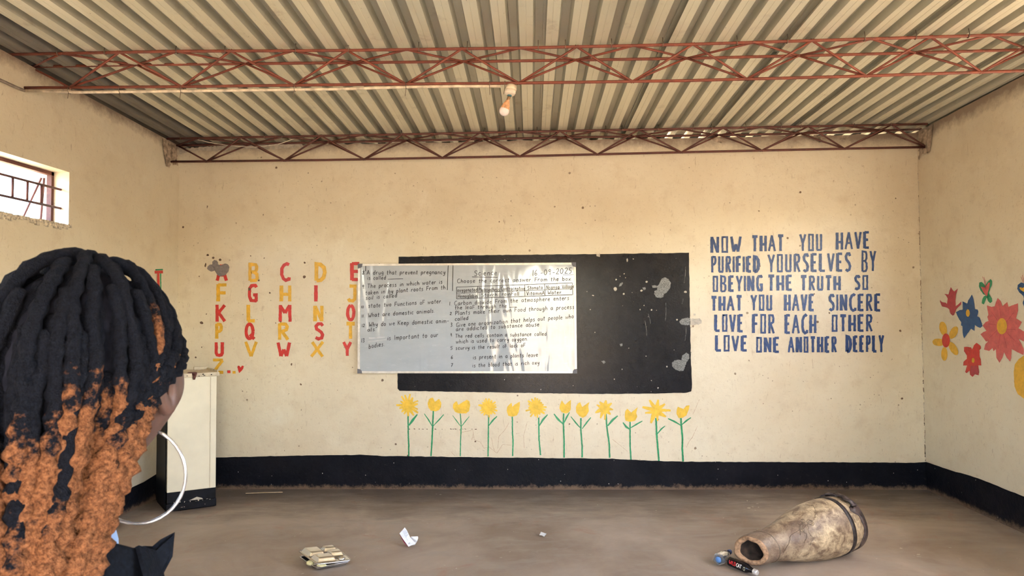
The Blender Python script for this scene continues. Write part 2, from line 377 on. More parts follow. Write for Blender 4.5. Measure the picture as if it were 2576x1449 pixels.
# hand-writing, lower case: x-height .6
def _c(*a): return [tuple(p) for p in a]
SMALL = {
 'a': (.5, [[(.42, .55), (.25, .6), (.08, .45), (.07, .2), (.2, .02), (.36, .12), (.42, .5)], [(.42, .58), (.42, .12), (.52, .02)]]),
 'b': (.48, [[(.08, 1), (.08, 0)], [(.08, .4), (.26, .58), (.42, .42), (.4, .12), (.22, 0), (.08, .1)]]),
 'c': (.44, [[(.4, .5), (.24, .6), (.08, .42), (.08, .18), (.22, .02), (.42, .1)]]),
 'd': (.5, [[(.42, 1), (.42, 0)], [(.42, .45), (.24, .58), (.08, .38), (.1, .12), (.26, 0), (.42, .15)]]),
 'e': (.46, [[(.1, .32), (.38, .36), (.36, .54), (.2, .6), (.07, .4), (.1, .12), (.26, .02), (.44, .12)]]),
 'f': (.4, [[(.4, .9), (.28, 1), (.18, .85), (.16, 0)], [(.03, .52), (.36, .54)]]),
 'g': (.5, [[(.42, .52), (.24, .6), (.08, .4), (.12, .12), (.28, .05), (.42, .3)], [(.42, .56), (.42, -.2), (.28, -.36), (.08, -.26)]]),
 'h': (.48, [[(.08, 1), (.08, 0)], [(.08, .38), (.26, .58), (.4, .46), (.42, 0)]]),
 'i': (.18, [[(.09, .56), (.1, 0)], [(.09, .76), (.11, .82)]]),
 'j': (.25, [[(.16, .56), (.14, -.25), (.02, -.32)], [(.16, .76), (.18, .82)]]),
 'k': (.46, [[(.08, 1), (.08, 0)], [(.4, .56), (.1, .26), (.42, 0)]]),
 'l': (.18, [[(.09, 1), (.09, .05), (.15, 0)]]),
 'm': (.7, [[(.07, .58), (.08, 0)], [(.08, .42), (.22, .58), (.34, .46), (.35, 0)], [(.35, .42), (.5, .58), (.62, .46), (.64, 0)]]),
 'n': (.48, [[(.07, .58), (.08, 0)], [(.08, .4), (.25, .58), (.4, .46), (.42, 0)]]),
 'o': (.46, [arc(.23, .3, .17, .28, 80, 440, 12)]),
 'p': (.48, [[(.08, .58), (.08, -.36)], [(.08, .42), (.26, .58), (.42, .42), (.38, .12), (.22, .02), (.08, .12)]]),
 'q': (.48, [[(.42, .58), (.42, -.36)], [(.42, .45), (.24, .58), (.08, .4), (.12, .1), (.26, .02), (.42, .15)]]),
 'r': (.4, [[(.08, .58), (.08, 0)], [(.08, .36), (.22, .56), (.38, .52)]]),
 's': (.42, [[(.36, .54), (.2, .6), (.1, .46), (.32, .24), (.32, .08), (.16, 0), (.05, .08)]]),
 't': (.4, [[(.2, .92), (.18, .08), (.34, .02)], [(.03, .58), (.38, .6)]]),
 'u': (.48, [[(.07, .58), (.09, .12), (.24, .02), (.38, .16), (.4, .58)], [(.4, .3), (.44, 0)]]),
 'v': (.44, [[(.04, .58), (.2, 0), (.4, .58)]]),
 'w': (.62, [[(.04, .58), (.15, .02), (.3, .46), (.44, .02), (.58, .58)]]),
 'x': (.44, [[(.04, .58), (.4, 0)], [(.4, .58), (.04, 0)]]),
 'y': (.46, [[(.05, .58), (.12, .2), (.28, .12), (.4, .56)], [(.42, .58), (.36, -.2), (.2, -.36), (.08, -.28)]]),
 'z': (.44, [[(.06, .56), (.38, .56), (.06, .02), (.4, .04)], [(.12, .28), (.34, .3)]]),
 '.': (.16, [[(.06, .02), (.1, .06)]]), '-': (.4, [[(.05, .34), (.36, .36)]]), ' ': (.42, []),
 '0': (.5, [arc(.25, .45, .19, .42, 90, 450, 14)]), '1': (.2, [[(.1, .95), (.1, 0)]]),
 '2': (.5, [[(.06, .75), (.2, .95), (.4, .85), (.38, .6), (.08, .08), (.22, .06), (.48, .04)]]),
 '3': (.46, [[(.06, .85), (.28, .95), (.38, .75), (.2, .52), (.4, .35), (.34, .06), (.06, .04)]]),
 '4': (.46, [[(.14, .9), (.06, .4), (.42, .42)], [(.32, .8), (.3, 0)]]),
 '5': (.46, [[(.42, .92), (.12, .92), (.1, .55), (.34, .5), (.38, .18), (.24, .02), (.06, .06)]]),
 '6': (.46, [[(.34, .95), (.12, .6), (.08, .2), (.24, .02), (.4, .18), (.32, .42), (.1, .3)]]),
 '7': (.46, [[(.05, .92), (.4, .92), (.18, 0)], [(.14, .48), (.38, .5)]]),
 '8': (.46, [[(.38, .85), (.2, .95), (.1, .75), (.36, .3), (.3, .06), (.12, .04), (.08, .25), (.36, .7), (.38, .85)]]),
 '9': (.46, [[(.38, .72), (.24, .92), (.08, .75), (.16, .52), (.36, .6), (.38, .8), (.3, 0)]]),
}
def write_line(text, x0, y0, x1, y1, cap, wpx, gapw=.12):
    """text along a slanting baseline, cap = height of capitals"""
    G_ = [(SMALL[c] if c in SMALL else (CAPS[c][0]*1.0, CAPS[c][1])) for c in text]
    tot = sum(g[0]+gapw for g in G_)-gapw
    ux = (x1-x0)/tot; sl = (y1-y0)/(x1-x0); sh = []; x = 0
    for c, g in zip(text, G_):
        dy = random.uniform(-.04, .04); dx = random.uniform(-.03, .03)
        for st in g[1]:
            pts = []
            for p in st:
                X = x0+(x+p[0]+dx+p[1]*.06)*ux; pts.append((X, y0+(X-x0)*sl-(p[1]+dy)*cap))
            sh.append(ribbon(pts, wpx*random.uniform(.85, 1.15), .0, 50.))
        x += g[0]+gapw
    return sh

# ------------------------------------------------------------------ the shell
def holed_wall(name, axis, c0, c1, u0, u1, topf, holes, mat, split=()):
    """wall slab between planes c0 and c1 of the axis; u along the wall; holes (u0,u1,z0,z1); a sloped top"""
    us = sorted({u0, u1, *split, *[h[0] for h in holes], *[h[1] for h in holes]})
    zs = sorted({-.1, *[h[2] for h in holes], *[h[3] for h in holes]})
    g = G()
    def P(c, u, z): return (c, u, z) if axis == 'x' else (u, c, z)
    for i in range(len(us)-1):
        for j in range(len(zs)):
            a, b = us[i], us[i+1]; z0 = zs[j]; last = j == len(zs)-1
            if any(h[0] <= a+1e-6 and b <= h[1]+1e-6 and h[2] <= z0+1e-6 and (not last) and zs[j+1] <= h[3]+1e-6 for h in holes): continue
            za, zb = (topf(a), topf(b)) if last else (zs[j+1], zs[j+1])
            g.add([P(c0, a, z0), P(c0, b, z0), P(c0, b, zb), P(c0, a, za), P(c1, a, z0), P(c1, b, z0), P(c1, b, zb), P(c1, a, za)],
                  [(0, 1, 2, 3), (7, 6, 5, 4), (3, 2, 6, 7), (0, 4, 5, 1), (1, 5, 6, 2), (0, 3, 7, 4)])
    o = g.obj(name, mat, kind='structure')
    return o
WIN_L = [(2.35, 4.215, 2.012, 2.35), (-.9, 1.3, 1.1, 2.35)]
WIN_R = [(1.6, 4.27, 1.70, 2.36), (-.6, 1.3, 1.1, 2.34)]
DOOR = (-.65, 1.3, 0, 2.2)
wall_left = holed_wall('wall_left', 'x', XL-.22, XL, YF, D+.2, lambda y: roofz(XL, y)-.012, WIN_L, M['wall'])
wall_right = holed_wall('wall_right', 'x', XR, XR+.22, YF, D+.2, lambda y: roofz(XR, y)-.012, WIN_R, M['wall'])
wall_front = holed_wall('wall_front', 'y', YF-.22, YF, XL-.22, XR+.22, lambda x: roofz(x, YF)-.01, [DOOR], M['wall'])
# back wall: its ragged top stops short of the roof
us = [XL+(XR-XL)*i/90 for i in range(91)]
topz = [onY(*p, D).z for p in ((448, 374), (860, 362), (1400, 352), (1720, 348), (2300, 334))]
tops_x = [onY(*p, D).x for p in ((448, 374), (860, 362), (1400, 352), (1720, 348), (2300, 334))]
def lerp_list(x, xs, ys):
    if x <= xs[0]: return ys[0]
    for i in range(len(xs)-1):
        if x <= xs[i+1]: return ys[i]+(ys[i+1]-ys[i])*(x-xs[i])/(xs[i+1]-xs[i])
    return ys[-1]
g = G(); T = [lerp_list(x, tops_x, topz)+random.uniform(-.008, .006) for x in us]
for i in range(90):
    a, b = us[i], us[i+1]
    g.add([(a, D, -.1), (b, D, -.1), (b, D, T[i+1]), (a, D, T[i]), (a, D+.2, -.1), (b, D+.2, -.1), (b, D+.2, T[i+1]-.01), (a, D+.2, T[i]-.01)],
          [(0, 1, 2, 3), (7, 6, 5, 4), (3, 2, 6, 7)])
wall_back = g.obj('wall_back', M['wall'], kind='structure')
gap_mat = simple('gap_blocker_brown', (.10, .075, .055), .9, var=.3, scale=12)
G().hexa([(XL, D+.09, topz[0]-.02), (XR, D+.09, topz[-1]-.02), (XR, D+.15, topz[-1]-.02), (XL, D+.15, topz[0]-.02),
          (XL, D+.09, roofz(XL, D+.12)-.002), (XR, D+.09, roofz(XR, D+.12)-.002), (XR, D+.15, roofz(XR, D+.12)-.004), (XL, D+.15, roofz(XL, D+.12)-.004)]).obj('added_gap_blocker', gap_mat, wall_back)  # added strip that cuts the sky light coming through the eave gap
g = G(); nx, ny = 60, 70
for j in range(ny+1):
    for i in range(nx+1):
        x = XL-.1+(XR-XL+.2)*i/nx; y = YF-.1+(D-YF+.2)*j/ny
        g.v.append(Vector((x, y, .004*noise.noise(Vector((x*1.1, y*1.1, 0)))-.004)))
for j in range(ny):
    for i in range(nx): a = j*(nx+1)+i; g.f.append((a, a+1, a+nx+2, a+nx+1))
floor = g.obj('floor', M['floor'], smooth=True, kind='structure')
ground = G().add([(-40, -40, -.12), (40, -40, -.12), (40, 40, -.12), (-40, 40, -.12)], [(0, 1, 2, 3)]).obj('ground', M['soil'], kind='structure')

# ------------------------------------------------------------------ painted black dado, its upper edge as uneven as in the photograph
def band(name, wallf, top, ext, normal, jit=.6):
    pts = []
    for (a, b) in zip(top, top[1:]):
        k = max(1, int(abs(b[0]-a[0])/10))
        pts += [(a[0]+(b[0]-a[0])*i/k, a[1]+(b[1]-a[1])*i/k+random.uniform(-jit, jit)) for i in range(k)]
    pts.append(top[-1]); n = len(pts); v = []
    for l in (.004, -.002):
        up = [wallf(p[0], p[1], l) for p in pts]
        if ext == 'start': up[0].y = YF+.01           # carried on to the front wall
        if ext == 'end': up[-1].y = YF+.01; up[-1].z = .22
        v += up + [Vector((u.x, u.y, -.02)) for u in up]
    f = [(i, i+1, n+i+1, n+i) for i in range(n-1)] + [(i+1, i, 2*n+i, 2*n+i+1) for i in range(n-1)]
    o = mesh_obj(name, v, f, M['band'], kind='structure'); return o
band('baseboard_back', wallB, [(440, 1153), (550, 1151), (700, 1147), (860, 1145), (905, 1144), (960, 1147), (1180, 1150), (1360, 1152), (1540, 1154), (1620, 1158), (1700, 1161), (1860, 1162), (2100, 1163), (2300, 1164), (2331, 1162)], None, None)
band('baseboard_right', wallR, [(2330, 1162), (2350, 1169), (2405, 1187), (2440, 1196), (2480, 1211), (2530, 1231), (2576, 1249), (2900, 1376), (2910, 1380)], 'end', None)
band('baseboard_left', wallL, [(50, 1350), (60, 1346), (270, 1256), (333, 1226), (362, 1213), (393, 1193), (428, 1174), (436, 1168)], 'start', None)

g = G(); g.box((XL, YF-.001, -.02), (DOOR[0]-.01, YF+.004, .22)); g.obj('baseboard_front', M['band'], kind='structure')
g = G(); g.box((DOOR[1]+.01, YF-.001, -.02), (XR, YF+.004, .22)); g.obj('baseboard_front', M['band'], kind='structure')
# ------------------------------------------------------------------ roof of overlapping ribbed sheets
ceiling = empty('ceiling'); ceiling['kind'] = 'structure'
laps = {-3: [(0, 35), (505, 340)], -2: [(302, 0), (715, 340)], -1: [(662, 0), (930, 336)], 0: [(1017, 0), (1143, 333)], 1: [(1375, 0), (1361, 325)],
        2: [(1732, 0), (1576, 325)], 3: [(2066, 0), (1803, 318)], 4: [(2426, 0), (2016, 307)]}
lin = {}
for k, (a, b) in laps.items():
    A, B = onR(*a), onR(*b); m = (B.x-A.x)/(B.y-A.y); m *= .6
    xm = (A.x+B.x)/2; ym = (A.y+B.y)/2; lin[k] = (xm-m*ym, m)
for k in (-4,): lin[k] = (lin[k+1][0]-.686, lin[k+1][1])
for k in (5, 6): lin[k] = (lin[k-1][0]+.686, lin[k-1][1])
def lapx(k, y): a, m = lin[k]; return a+m*y
PITCH = 1/5.
prof = []
for r in range(5):                       # pan, rise, crown, fall; the rib ends each pitch, the sheet begins with a pan
    u = r*PITCH
    prof += [(u+(.006 if r == 0 else 0), 0), (u+.045, 0), (u+.047, .0015), (u+.051, .0015), (u+.053, 0), (u+.103, 0), (u+.121, .043), (u+.181, .043), (u+.1985, .0)]
prof[-1] = (.982, .030); prof += [(1.030, .030), (1.040, .004), (1.075, .0025)]
y0, y1 = YF-.35, D+.42
for k in range(-4, 6):
    g = G(); n = len(prof); rows = 9
    dzk = 0.0
    for j in range(rows):
        y = y0+(y1-y0)*j/(rows-1); xa, xb = lapx(k, y), lapx(k+1, y)
        for (u, z) in prof:
            x = xa+(xb-xa)*u; g.v.append(Vector((x, y, roofz(x, y)+z+.0015*math.sin(y*3+k))))
    for j in range(rows-1):
        for i in range(n-1): a = j*n+i; g.f.append((a, a+1, a+n+1, a+n))
    o = g.obj('roof_sheet', M['roof'] if k > -4 else M['roof_dark'], ceiling)  # leftmost sheet takes a darker grey
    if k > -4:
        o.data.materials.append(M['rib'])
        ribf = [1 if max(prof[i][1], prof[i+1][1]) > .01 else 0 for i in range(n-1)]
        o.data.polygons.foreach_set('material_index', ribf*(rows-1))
    s = o.modifiers.new('thickness', 'SOLIDIFY'); s.thickness = .0008; s.offset = 1
# light top strip: white cable lying on the wall top
def cable(name, px, r, Y, mat=M['cable'], lift=0):
    pts = [onY(a, b, Y) for a, b in px]; out = []
    for a, b in zip(pts, pts[1:]): out += [a.lerp(b, t/6) for t in range(6)]
    out.append(pts[-1])
    out = [p+Vector((0, 0, random.uniform(-.0015, .0015))) for p in out]
    return G().tube(out, r, 6).obj(name, mat, smooth=True)
c = cable('electric_cable', [(452, 367), (620, 364), (860, 359), (1050, 356), (1250, 351), (1340, 349), (1500, 345), (1716, 342), (1900, 340), (2060, 337), (2230, 330), (2304, 328)], .005, D-.012)
tag(c, 'thin white cable running along the top of the back wall under the roof', 'cable')
c = cable('electric_cable', [(498, 352), (540, 361), (600, 369), (650, 370), (700, 363), (745, 347)], .003, D-.16)
tag(c, 'thin slack wire hanging from the back truss at its left end', 'wire')
for k, pp in enumerate((((1795, 341), (1790, 350), (1800, 357), (1815, 360), (1828, 358), (1812, 352), (1808, 345)), ((2012, 340), (2040, 349), (2060, 359), (2074, 355), (2066, 347), (2090, 341)), ((2100, 341), (2110, 350), (2128, 352), (2136, 342)))):
    flat('mud_patch', [blob(pp, 1.6, 3)], M['mortar'], wallB, wall_back, .005)
for pp, wf, pr in ((((408, 346), (424, 356), (446, 372), (447, 416), (436, 414), (430, 402), (426, 422), (419, 418), (412, 380)), wallL, wall_left),
                   (((2311, 330), (2330, 325), (2346, 318), (2343, 350), (2338, 384), (2318, 388), (2311, 402)), wallR, wall_right)):
    flat('mortar_patch', [blob(pp, 1.5, 4)], M['mortar'], wf, pr, .012)
flat('mortar_patch', [blob(((449, 374), (560, 366), (700, 364), (760, 361), (762, 370), (690, 376), (600, 374), (560, 380), (500, 378), (462, 384), (450, 388)), 1.5, 4)], M['tape'], wallB, wall_back, .003)

# cracked paint down the two corners of the back wall
crack = simple('corner_crack', (.27, .19, .13), .8, var=.5, scale=60)
for pts_, wf, pr in (([(447, 415), (445, 520), (444, 640), (443, 760), (442, 800)], wallB, wall_back), ([(2309, 400), (2313, 560), (2317, 760), (2322, 930), (2328, 1160)], wallB, wall_back)):
    for a, b in zip(pts_, pts_[1:]):
        t = 0
        while t < 1:
            d = random.uniform(.03, .16); t2 = min(1, t+d)
            P_a = (a[0]+(b[0]-a[0])*t+random.uniform(-.6, .8), a[1]+(b[1]-a[1])*t); P_b = (a[0]+(b[0]-a[0])*t2+random.uniform(-.6, .8), a[1]+(b[1]-a[1])*t2)
            flat('corner_crack', [ribbon([P_a, P_b], random.uniform(.8, 2.6), .6, 3)], crack if random.random() < .7 else M['tape'], wf, pr, .0015); t = t2+random.uniform(0, .05)

# ------------------------------------------------------------------ roof trusses of reinforcing bar
YA1, YB1, YC1 = 3.722, 3.925, 3.822
YA2, YB2, YC2 = 5.345, 5.515, 5.43
def interp(px, line):
    for a, b in zip(line, line[1:]):
        if px <= b[0] or b is line[-1]: return a[1]+(b[1]-a[1])*(px-a[0])/(b[0]-a[0])
def truss(label, Y, lines, AC, BC, AB, r_ch, r_b, mat):
    t = empty('roof_truss'); tag(t, label, 'truss')
    YA, YB, YC = Y; A, B, Cc = lines
    for ln, yy in ((A, YA), (B, YB), (Cc, YC)):
        G().tube([onY(p[0], p[1], yy) for p in ln], r_ch, 8).obj('chord', mat, t, smooth=True)
    def P(ch, px): return onY(px, interp(px, {'A': A, 'B': B, 'C': Cc}[ch]), {'A': YA, 'B': YB, 'C': YC}[ch])
    for seq in (AC, BC, AB):
        for (c1, p1), (c2, p2) in zip(seq, seq[1:]):
            a, b = P(c1, p1), P(c2, p2)
            if p1 > 2700 or p2 > 2760: continue
            d = (b-a).normalized()
            G().tube([a-d*.012, a.lerp(b, .5)+Vector((0, 0, random.uniform(-.003, .003))), b+d*.012], r_b, 6).obj('lattice_bar', mat, t, smooth=True)
    return t, P
A1 = [(20, 137), (445, 129), (860, 127), (1290, 121), (1719, 112), (2146, 99), (2575, 86), (2730, 82)]
B1 = [(72, 168), (343, 163), (860, 158), (1290, 153.5), (1719, 147), (2146, 137), (2575, 125), (2660, 122)]
C1 = [(45, 221), (457, 218), (860, 213), (1300, 209), (1719, 203), (2146, 192), (2575, 178), (2700, 174)]
c1 = [175, 457, 740, 1022, 1305, 1591, 1879, 2179, 2469, 2765]; a1 = [300, 580, 873, 1162, 1451, 1743, 2043, 2341, 2640]; b1 = [343, 618, 891, 1167, 1448, 1728, 2010, 2301, 2590]
ab = [155, 445, 738, 1023, 1308, 1594, 1896, 2193, 2493]
AC = [('C', 175)]+[q for i in range(8) for q in (('A', a1[i]), ('C', c1[i+1]))]+[('A', 2640)]
BC = [('B', 75), ('C', 175)]+[q for i in range(8) for q in (('B', b1[i]), ('C', c1[i+1]))]+[('B', 2590)]
AB = [('B', 82)]+[q for i in range(9) for q in (('A', ab[i]), ('B', b1[i]))]
t1, P1 = truss('near rust-red lattice truss of steel bars carrying the roof, light bulb hanging beneath', (YA1, YB1, YC1), (A1, B1, C1), AC, BC, AB, .0088, .0066, M['steel'])
A2 = [(420, 349), (722, 343.5), (860, 341), (1290, 332), (1719, 324), (2333, 312)]
B2 = [(444, 366), (631, 362), (1020, 354), (1414, 346), (1809, 340), (2016, 336), (2224, 328), (2318, 325)]
C2 = [(424, 407), (820, 402.5), (1290, 393.5), (1719, 383), (2123, 374), (2334, 370)]
c2 = [520, 716, 916, 1113, 1308, 1503, 1714, 1916, 2124, 2330]; a2 = [606, 808, 1013, 1208, 1409, 1608, 1819, 2033, 2243]; b2 = [631, 826, 1023, 1215, 1416, 1597, 1809, 2014, 2224]
ab2 = [500, 714, 910, 1110, 1310, 1505, 1710, 1915, 2120]
AC = [('C', 520)]+[q for i in range(9) for q in (('A', a2[i]), ('C', c2[i+1]))]
BC = [('B', 446), ('C', 520)]+[q for i in range(9) for q in (('B', b2[i]), ('C', c2[i+1]))]
AB = [('B', 446)]+[q for i in range(9) for q in (('A', ab2[i]), ('B', b2[i]))]
t2, P2 = truss('far dark red lattice truss of steel bars just before the back wall', (YA2, YB2, YC2), (A2, B2, C2), AC, BC, AB, .0092, .0068, M['steel_dark'])
def hook(P, px, tr, h=.04, r=.0022):
    p = P('A', px); rr = .0115
    pts = [p+Vector((0, -.004, h)), p+Vector((0, -rr, rr))] + [p+Vector((0, -rr*math.cos(a*math.pi/5), -rr*math.sin(a*math.pi/5))) for a in range(6)]
    G().tube(pts, r, 5).obj('hook_bolt', M['wire'], tr, smooth=True)
for px in (146, 265, 445, 568, 745, 878, 1054, 1176, 1354, 1422, 1538, 1667, 1853, 1980, 2174, 2303, 2436): hook(P1, px, t1)
for px in (455, 583, 666, 711, 796, 881, 922, 1010, 1094, 1138, 1220, 1305, 1351, 1437, 1524, 1565, 1655, 1743, 1790, 1875, 1964, 2014, 2060, 2148, 2240): hook(P2, px, t2, .035)

# ------------------------------------------------------------------ conduit, lamp
def onC(px, py, dy=-.004): return onY(px, py, YC1+dy)
pl = [(62, 228), (200, 232), (457, 229), (700, 226), (860, 224), (1022, 219), (1150, 217), (1259, 217)]
pipe = empty('conduit_pipe'); tag(pipe, 'dusty white plastic conduit tied beneath the near truss', 'pipe')
G().tube([onC(a, b) for a, b in pl], .0085, 10).obj('pipe_run', M['pvc'], pipe, smooth=True)
pa = onC(62, 228); G().tube([onX(-200, 140, XL+.012), onX(0, 201, XL+.012), onX(46, 222, XL+.012), pa], .0085, 10).obj('wall_run', simple('grimy_pvc', (.36, .29, .23), .5, var=.2), pipe, smooth=True)
for px in (175, 303, 457, 742, 1022, 1232, 1270):
    p = onC(px, interp(px, pl)-4, 0); rr = .017
    ring = [p+Vector((0, rr*math.cos(a*math.pi/5), rr*1.2*math.sin(a*math.pi/5))) for a in range(11)]
    G().tube(ring, .0018, 5).obj('tie_wire', M['wire'], pipe, smooth=True)
    G().tube([p+Vector((0, -.01, -rr)), p+Vector((random.uniform(-.01, .01), -.015, -rr-random.uniform(.02, .055)))], .0016, 5).obj('wire_tail', M['wire'], pipe)
lamp = empty('lamp_holder'); tag(lamp, 'dirty white round junction box with lamp holder and unlit bulb under the truss', 'lamp')
pb = onC(1287, 219); bx = Vector((.0, .0, -1)); tilt = Vector((-.12, -.1, -1)).normalized()
G().lathe([(-.014, 0.001), (-.014, .030), (.006, .032), (.012, .031), (.012, .001)], onC(1286, 222), tilt, 28).obj('junction_box', M['pvc'], lamp, smooth=True)
q = onC(1283, 231)
bevel(G().lathe([(-.006, .001), (-.006, .031), (.006, .033), (.016, .028), (.020, .018), (.020, .001)], q, tilt, 28).obj('ceiling_rose', simple('lamp_white', (.85, .74, .6), .4, var=.12), lamp, smooth=True), .001)
teal = simple('teal_plastic', (.06, .16, .19), .4); q2 = onC(1282, 237)
G().lathe([(0, .001), (0, .013), (.012, .013), (.012, .001)], q2, tilt, 20).obj('socket_collar', teal, lamp, smooth=True)
ax = (onC(1269, 279)-onC(1281, 244)).normalized(); q3 = onC(1281, 243)
L = (onC(1269, 279)-q3).length
G().lathe([(0, .006), (.002, .0095), (.024, .0095), (.026, .009)], q3, ax, 20).obj('bulb_cap', simple('bulb_brass', (.55, .33, .2), .35, .8), lamp, smooth=True)
G().lathe([(.024, .010), (.03, .0125), (.046, .019), (L-.010, .0275)], q3, ax, 28).obj('bulb_neck', simple('bulb_neck_plastic', (.80, .42, .22), .45, var=.2, scale=60), lamp, smooth=True)
bp = [(L-.010, .0275)]+[(L+.0005+.0292*math.sin(a), .0292*math.cos(a)) for a in [math.radians(-18+9*i) for i in range(13)]]
bm_, bt, bb = newmat('bulb_diffuser'); bb.inputs['Base Color'].default_value = (.86, .74, .71, 1); bb.inputs['Roughness'].default_value = .12; bb.inputs['Subsurface Weight'].default_value = .0
G().lathe(bp, q3, ax, 32).obj('bulb_globe', bm_, lamp, smooth=True)

# ------------------------------------------------------------------ windows
def bars_window(name, side, h, detail=True):
    s = -1 if side == 'l' else 1; xw = XL if side == 'l' else XR
    xf = xw+s*.10
    w = empty(name); w['kind'] = 'structure'
    def B(n, a, b, m=M['steel_dark'], par=w): return G().box(a, b).obj(n, m, par)
    y0, y1, z0, z1 = h; t = .022
    fx = (min(xf, xf+s*.03), max(xf, xf+s*.03))
    B('window_frame', (fx[0], y0, z1-t), (fx[1], y1, z1)); B('window_frame', (fx[0], y0, z0), (fx[1], y1, z0+t*.7))
    B('window_frame', (fx[0], y0, z0), (fx[1], y0+t, z1)); B('window_frame', (fx[0], y1-t, z0), (fx[1], y1, z1))
    xb = xw+s*.055; r = .0075
    zz = [z0+.10+(z1-z0-.34)*k+.0 for k in (0, )]
    zb = [z0+.315*(z1-z0), z0+.67*(z1-z0)]
    for z in zb: G().tube([(xb, y0-.02, z), (xb, y1+.02, z)], r, 8).obj('burglar_bar', M['steel_dark'], w, smooth=True)
    k = 0; y = y1-.17
    while y > y0+.05:
        G().tube([(xb, y, zb[0]), (xb, y, zb[1])], r*.9, 6).obj('burglar_bar', M['steel_dark'], w, smooth=True); y -= .115
    if detail:
        G().tube([(xf+s*.06, y1-.03, z1-.04), (xf+s*.16, y1-.06, z0+.02)], .006, 6).obj('casement_stay', M['steel_dark'], w)
        G().tube([(xf+s*.05, y1-.02, z1-.04), (xf+s*.06, y1-.03, z0+.02)], .006, 6).obj('casement_stay', M['steel_dark'], w)
    return w
w1 = bars_window('window_1', 'l', WIN_L[0]); bars_window('window_2', 'l', WIN_L[1], False)
bars_window('window_3', 'r', WIN_R[0], False)
for x_, w_ in ((-.25, .07), (.42, .09), (.95, .06)):
    G().box((x_-w_, YF-1.9, -.12), (x_+w_, YF-1.75, 3.1)).obj('added_reflection_post', M['cement'], kind='structure')  # added unseen posts that split the doorway's reflection into columns
G().box((XL-.3, D+.40, 2.60), (1.1, D+.43, 2.93)).obj('added_eave_blocker_1', M['cement'], kind='structure')  # added unseen board blocking sky at the eave, short at right for gleams
# broken mortar lip under window 1 and worn reveal edge
g = G(); y = WIN_L[0][0]
while y < WIN_L[0][1]+.02:
    d = random.uniform(.02, .05); zt = 2.014+random.uniform(.0, .006); zb_ = 2.0-random.uniform(.004, .03)
    g.hexa([(XL-.01, y, zb_), (XL+random.uniform(.004, .014), y, zb_+.004), (XL+random.uniform(.004, .012), y+d, zb_), (XL-.01, y+d, zb_),
            (XL-.06, y, zt), (XL+.004, y, zt-.004), (XL+.006, y+d, zt-.003), (XL-.06, y+d, zt)]); y += d
g.obj('sill_crumbs', simple('broken_plaster', (.78, .66, .52), .8, var=.35, scale=60, bump=.5), w1, label='broken plaster edge of the window sill')
# open door leaves folded out, front
dr = empty('door_1'); dr['kind'] = 'structure'
G().box((DOOR[0], YF-.2, 0), (DOOR[0]+.04, YF-.02, DOOR[3])).obj('door_frame', M['steel_dark'], dr); G().box((DOOR[1]-.04, YF-.2, 0), (DOOR[1], YF-.02, DOOR[3])).obj('door_frame', M['steel_dark'], dr)

# ------------------------------------------------------------------ blackboard painted on the wall, whiteboard hung over it
def slab(name, pts, mat, yfront, thick, parent=None, jit=.5):
    P, _ = blob(pts, jit, 8) if jit else poly(pts)
    n = len(P); f3 = [onY(p[0], p[1], yfront) for p in P]; b3 = [Vector((p.x, yfront+thick, p.z)) for p in f3]
    return mesh_obj(name, f3+b3, [tuple(range(n))[::-1], tuple(range(n, 2*n))]+[(i, (i+1) % n, n+(i+1) % n, n+i) for i in range(n)], mat, parent)
bb = slab('blackboard', [(1003, 646), (1200, 642), (1504, 639), (1733, 636), (1735, 760), (1738, 900), (1741, 975), (1739, 984), (1728, 988), (1640, 990), (1500, 991), (1360, 989), (1120, 985), (1006, 983), (1000, 977), (1001, 850)], M['blackboard'], D-.006, .0055)
tag(bb, 'scuffed black chalkboard with pale bare patches, painted on the back wall', 'blackboard')
def wallK(px, py, l): return onY(px, py, D-.006-l)
Z7 = lambda pts: zoomed(pts, 3.8125, 1380, 620)
patches = [[(1115, 295), (1150, 310), (1172, 350), (1165, 400), (1130, 445), (1105, 460), (1100, 485), (1070, 495), (1030, 485), (1012, 455), (1018, 425), (1040, 415), (1045, 395), (1000, 398), (990, 378), (1020, 372), (1045, 380), (1065, 350), (1085, 310)],
           [(1320, 1018), (1345, 1035), (1350, 1075), (1325, 1110), (1310, 1150), (1295, 1190), (1262, 1197), (1215, 1180), (1185, 1150), (1182, 1115), (1210, 1090), (1250, 1085), (1275, 1090), (1280, 1050)],
           [(1252, 720), (1275, 695), (1335, 682), (1360, 690), (1350, 755), (1310, 755), (1270, 745)],
           [(672, 385), (685, 355), (710, 342), (712, 358), (695, 380)], [(900, 395), (925, 390), (932, 410), (912, 420)], [(505, 1100), (530, 1095), (550, 1108), (530, 1125)], [(680, 935), (705, 930), (712, 950), (692, 960)]]
flat('bare_patch', [blob(Z7(p), .6, 2.5) for p in patches[:1]], M['scrape'], wallK, bb, .0015, 'scraped grey patch of bare plaster')
flat('bare_patch', [blob(Z7(p), .6, 2.5) for p in patches[1:2]], M['scrape'], wallK, bb, .0015, 'scraped grey patch near the lower right corner')
for p in patches[2:]: flat('bare_patch', [blob(Z7(p), .5, 2.5)], M['scrape'], wallK, bb, .0015)
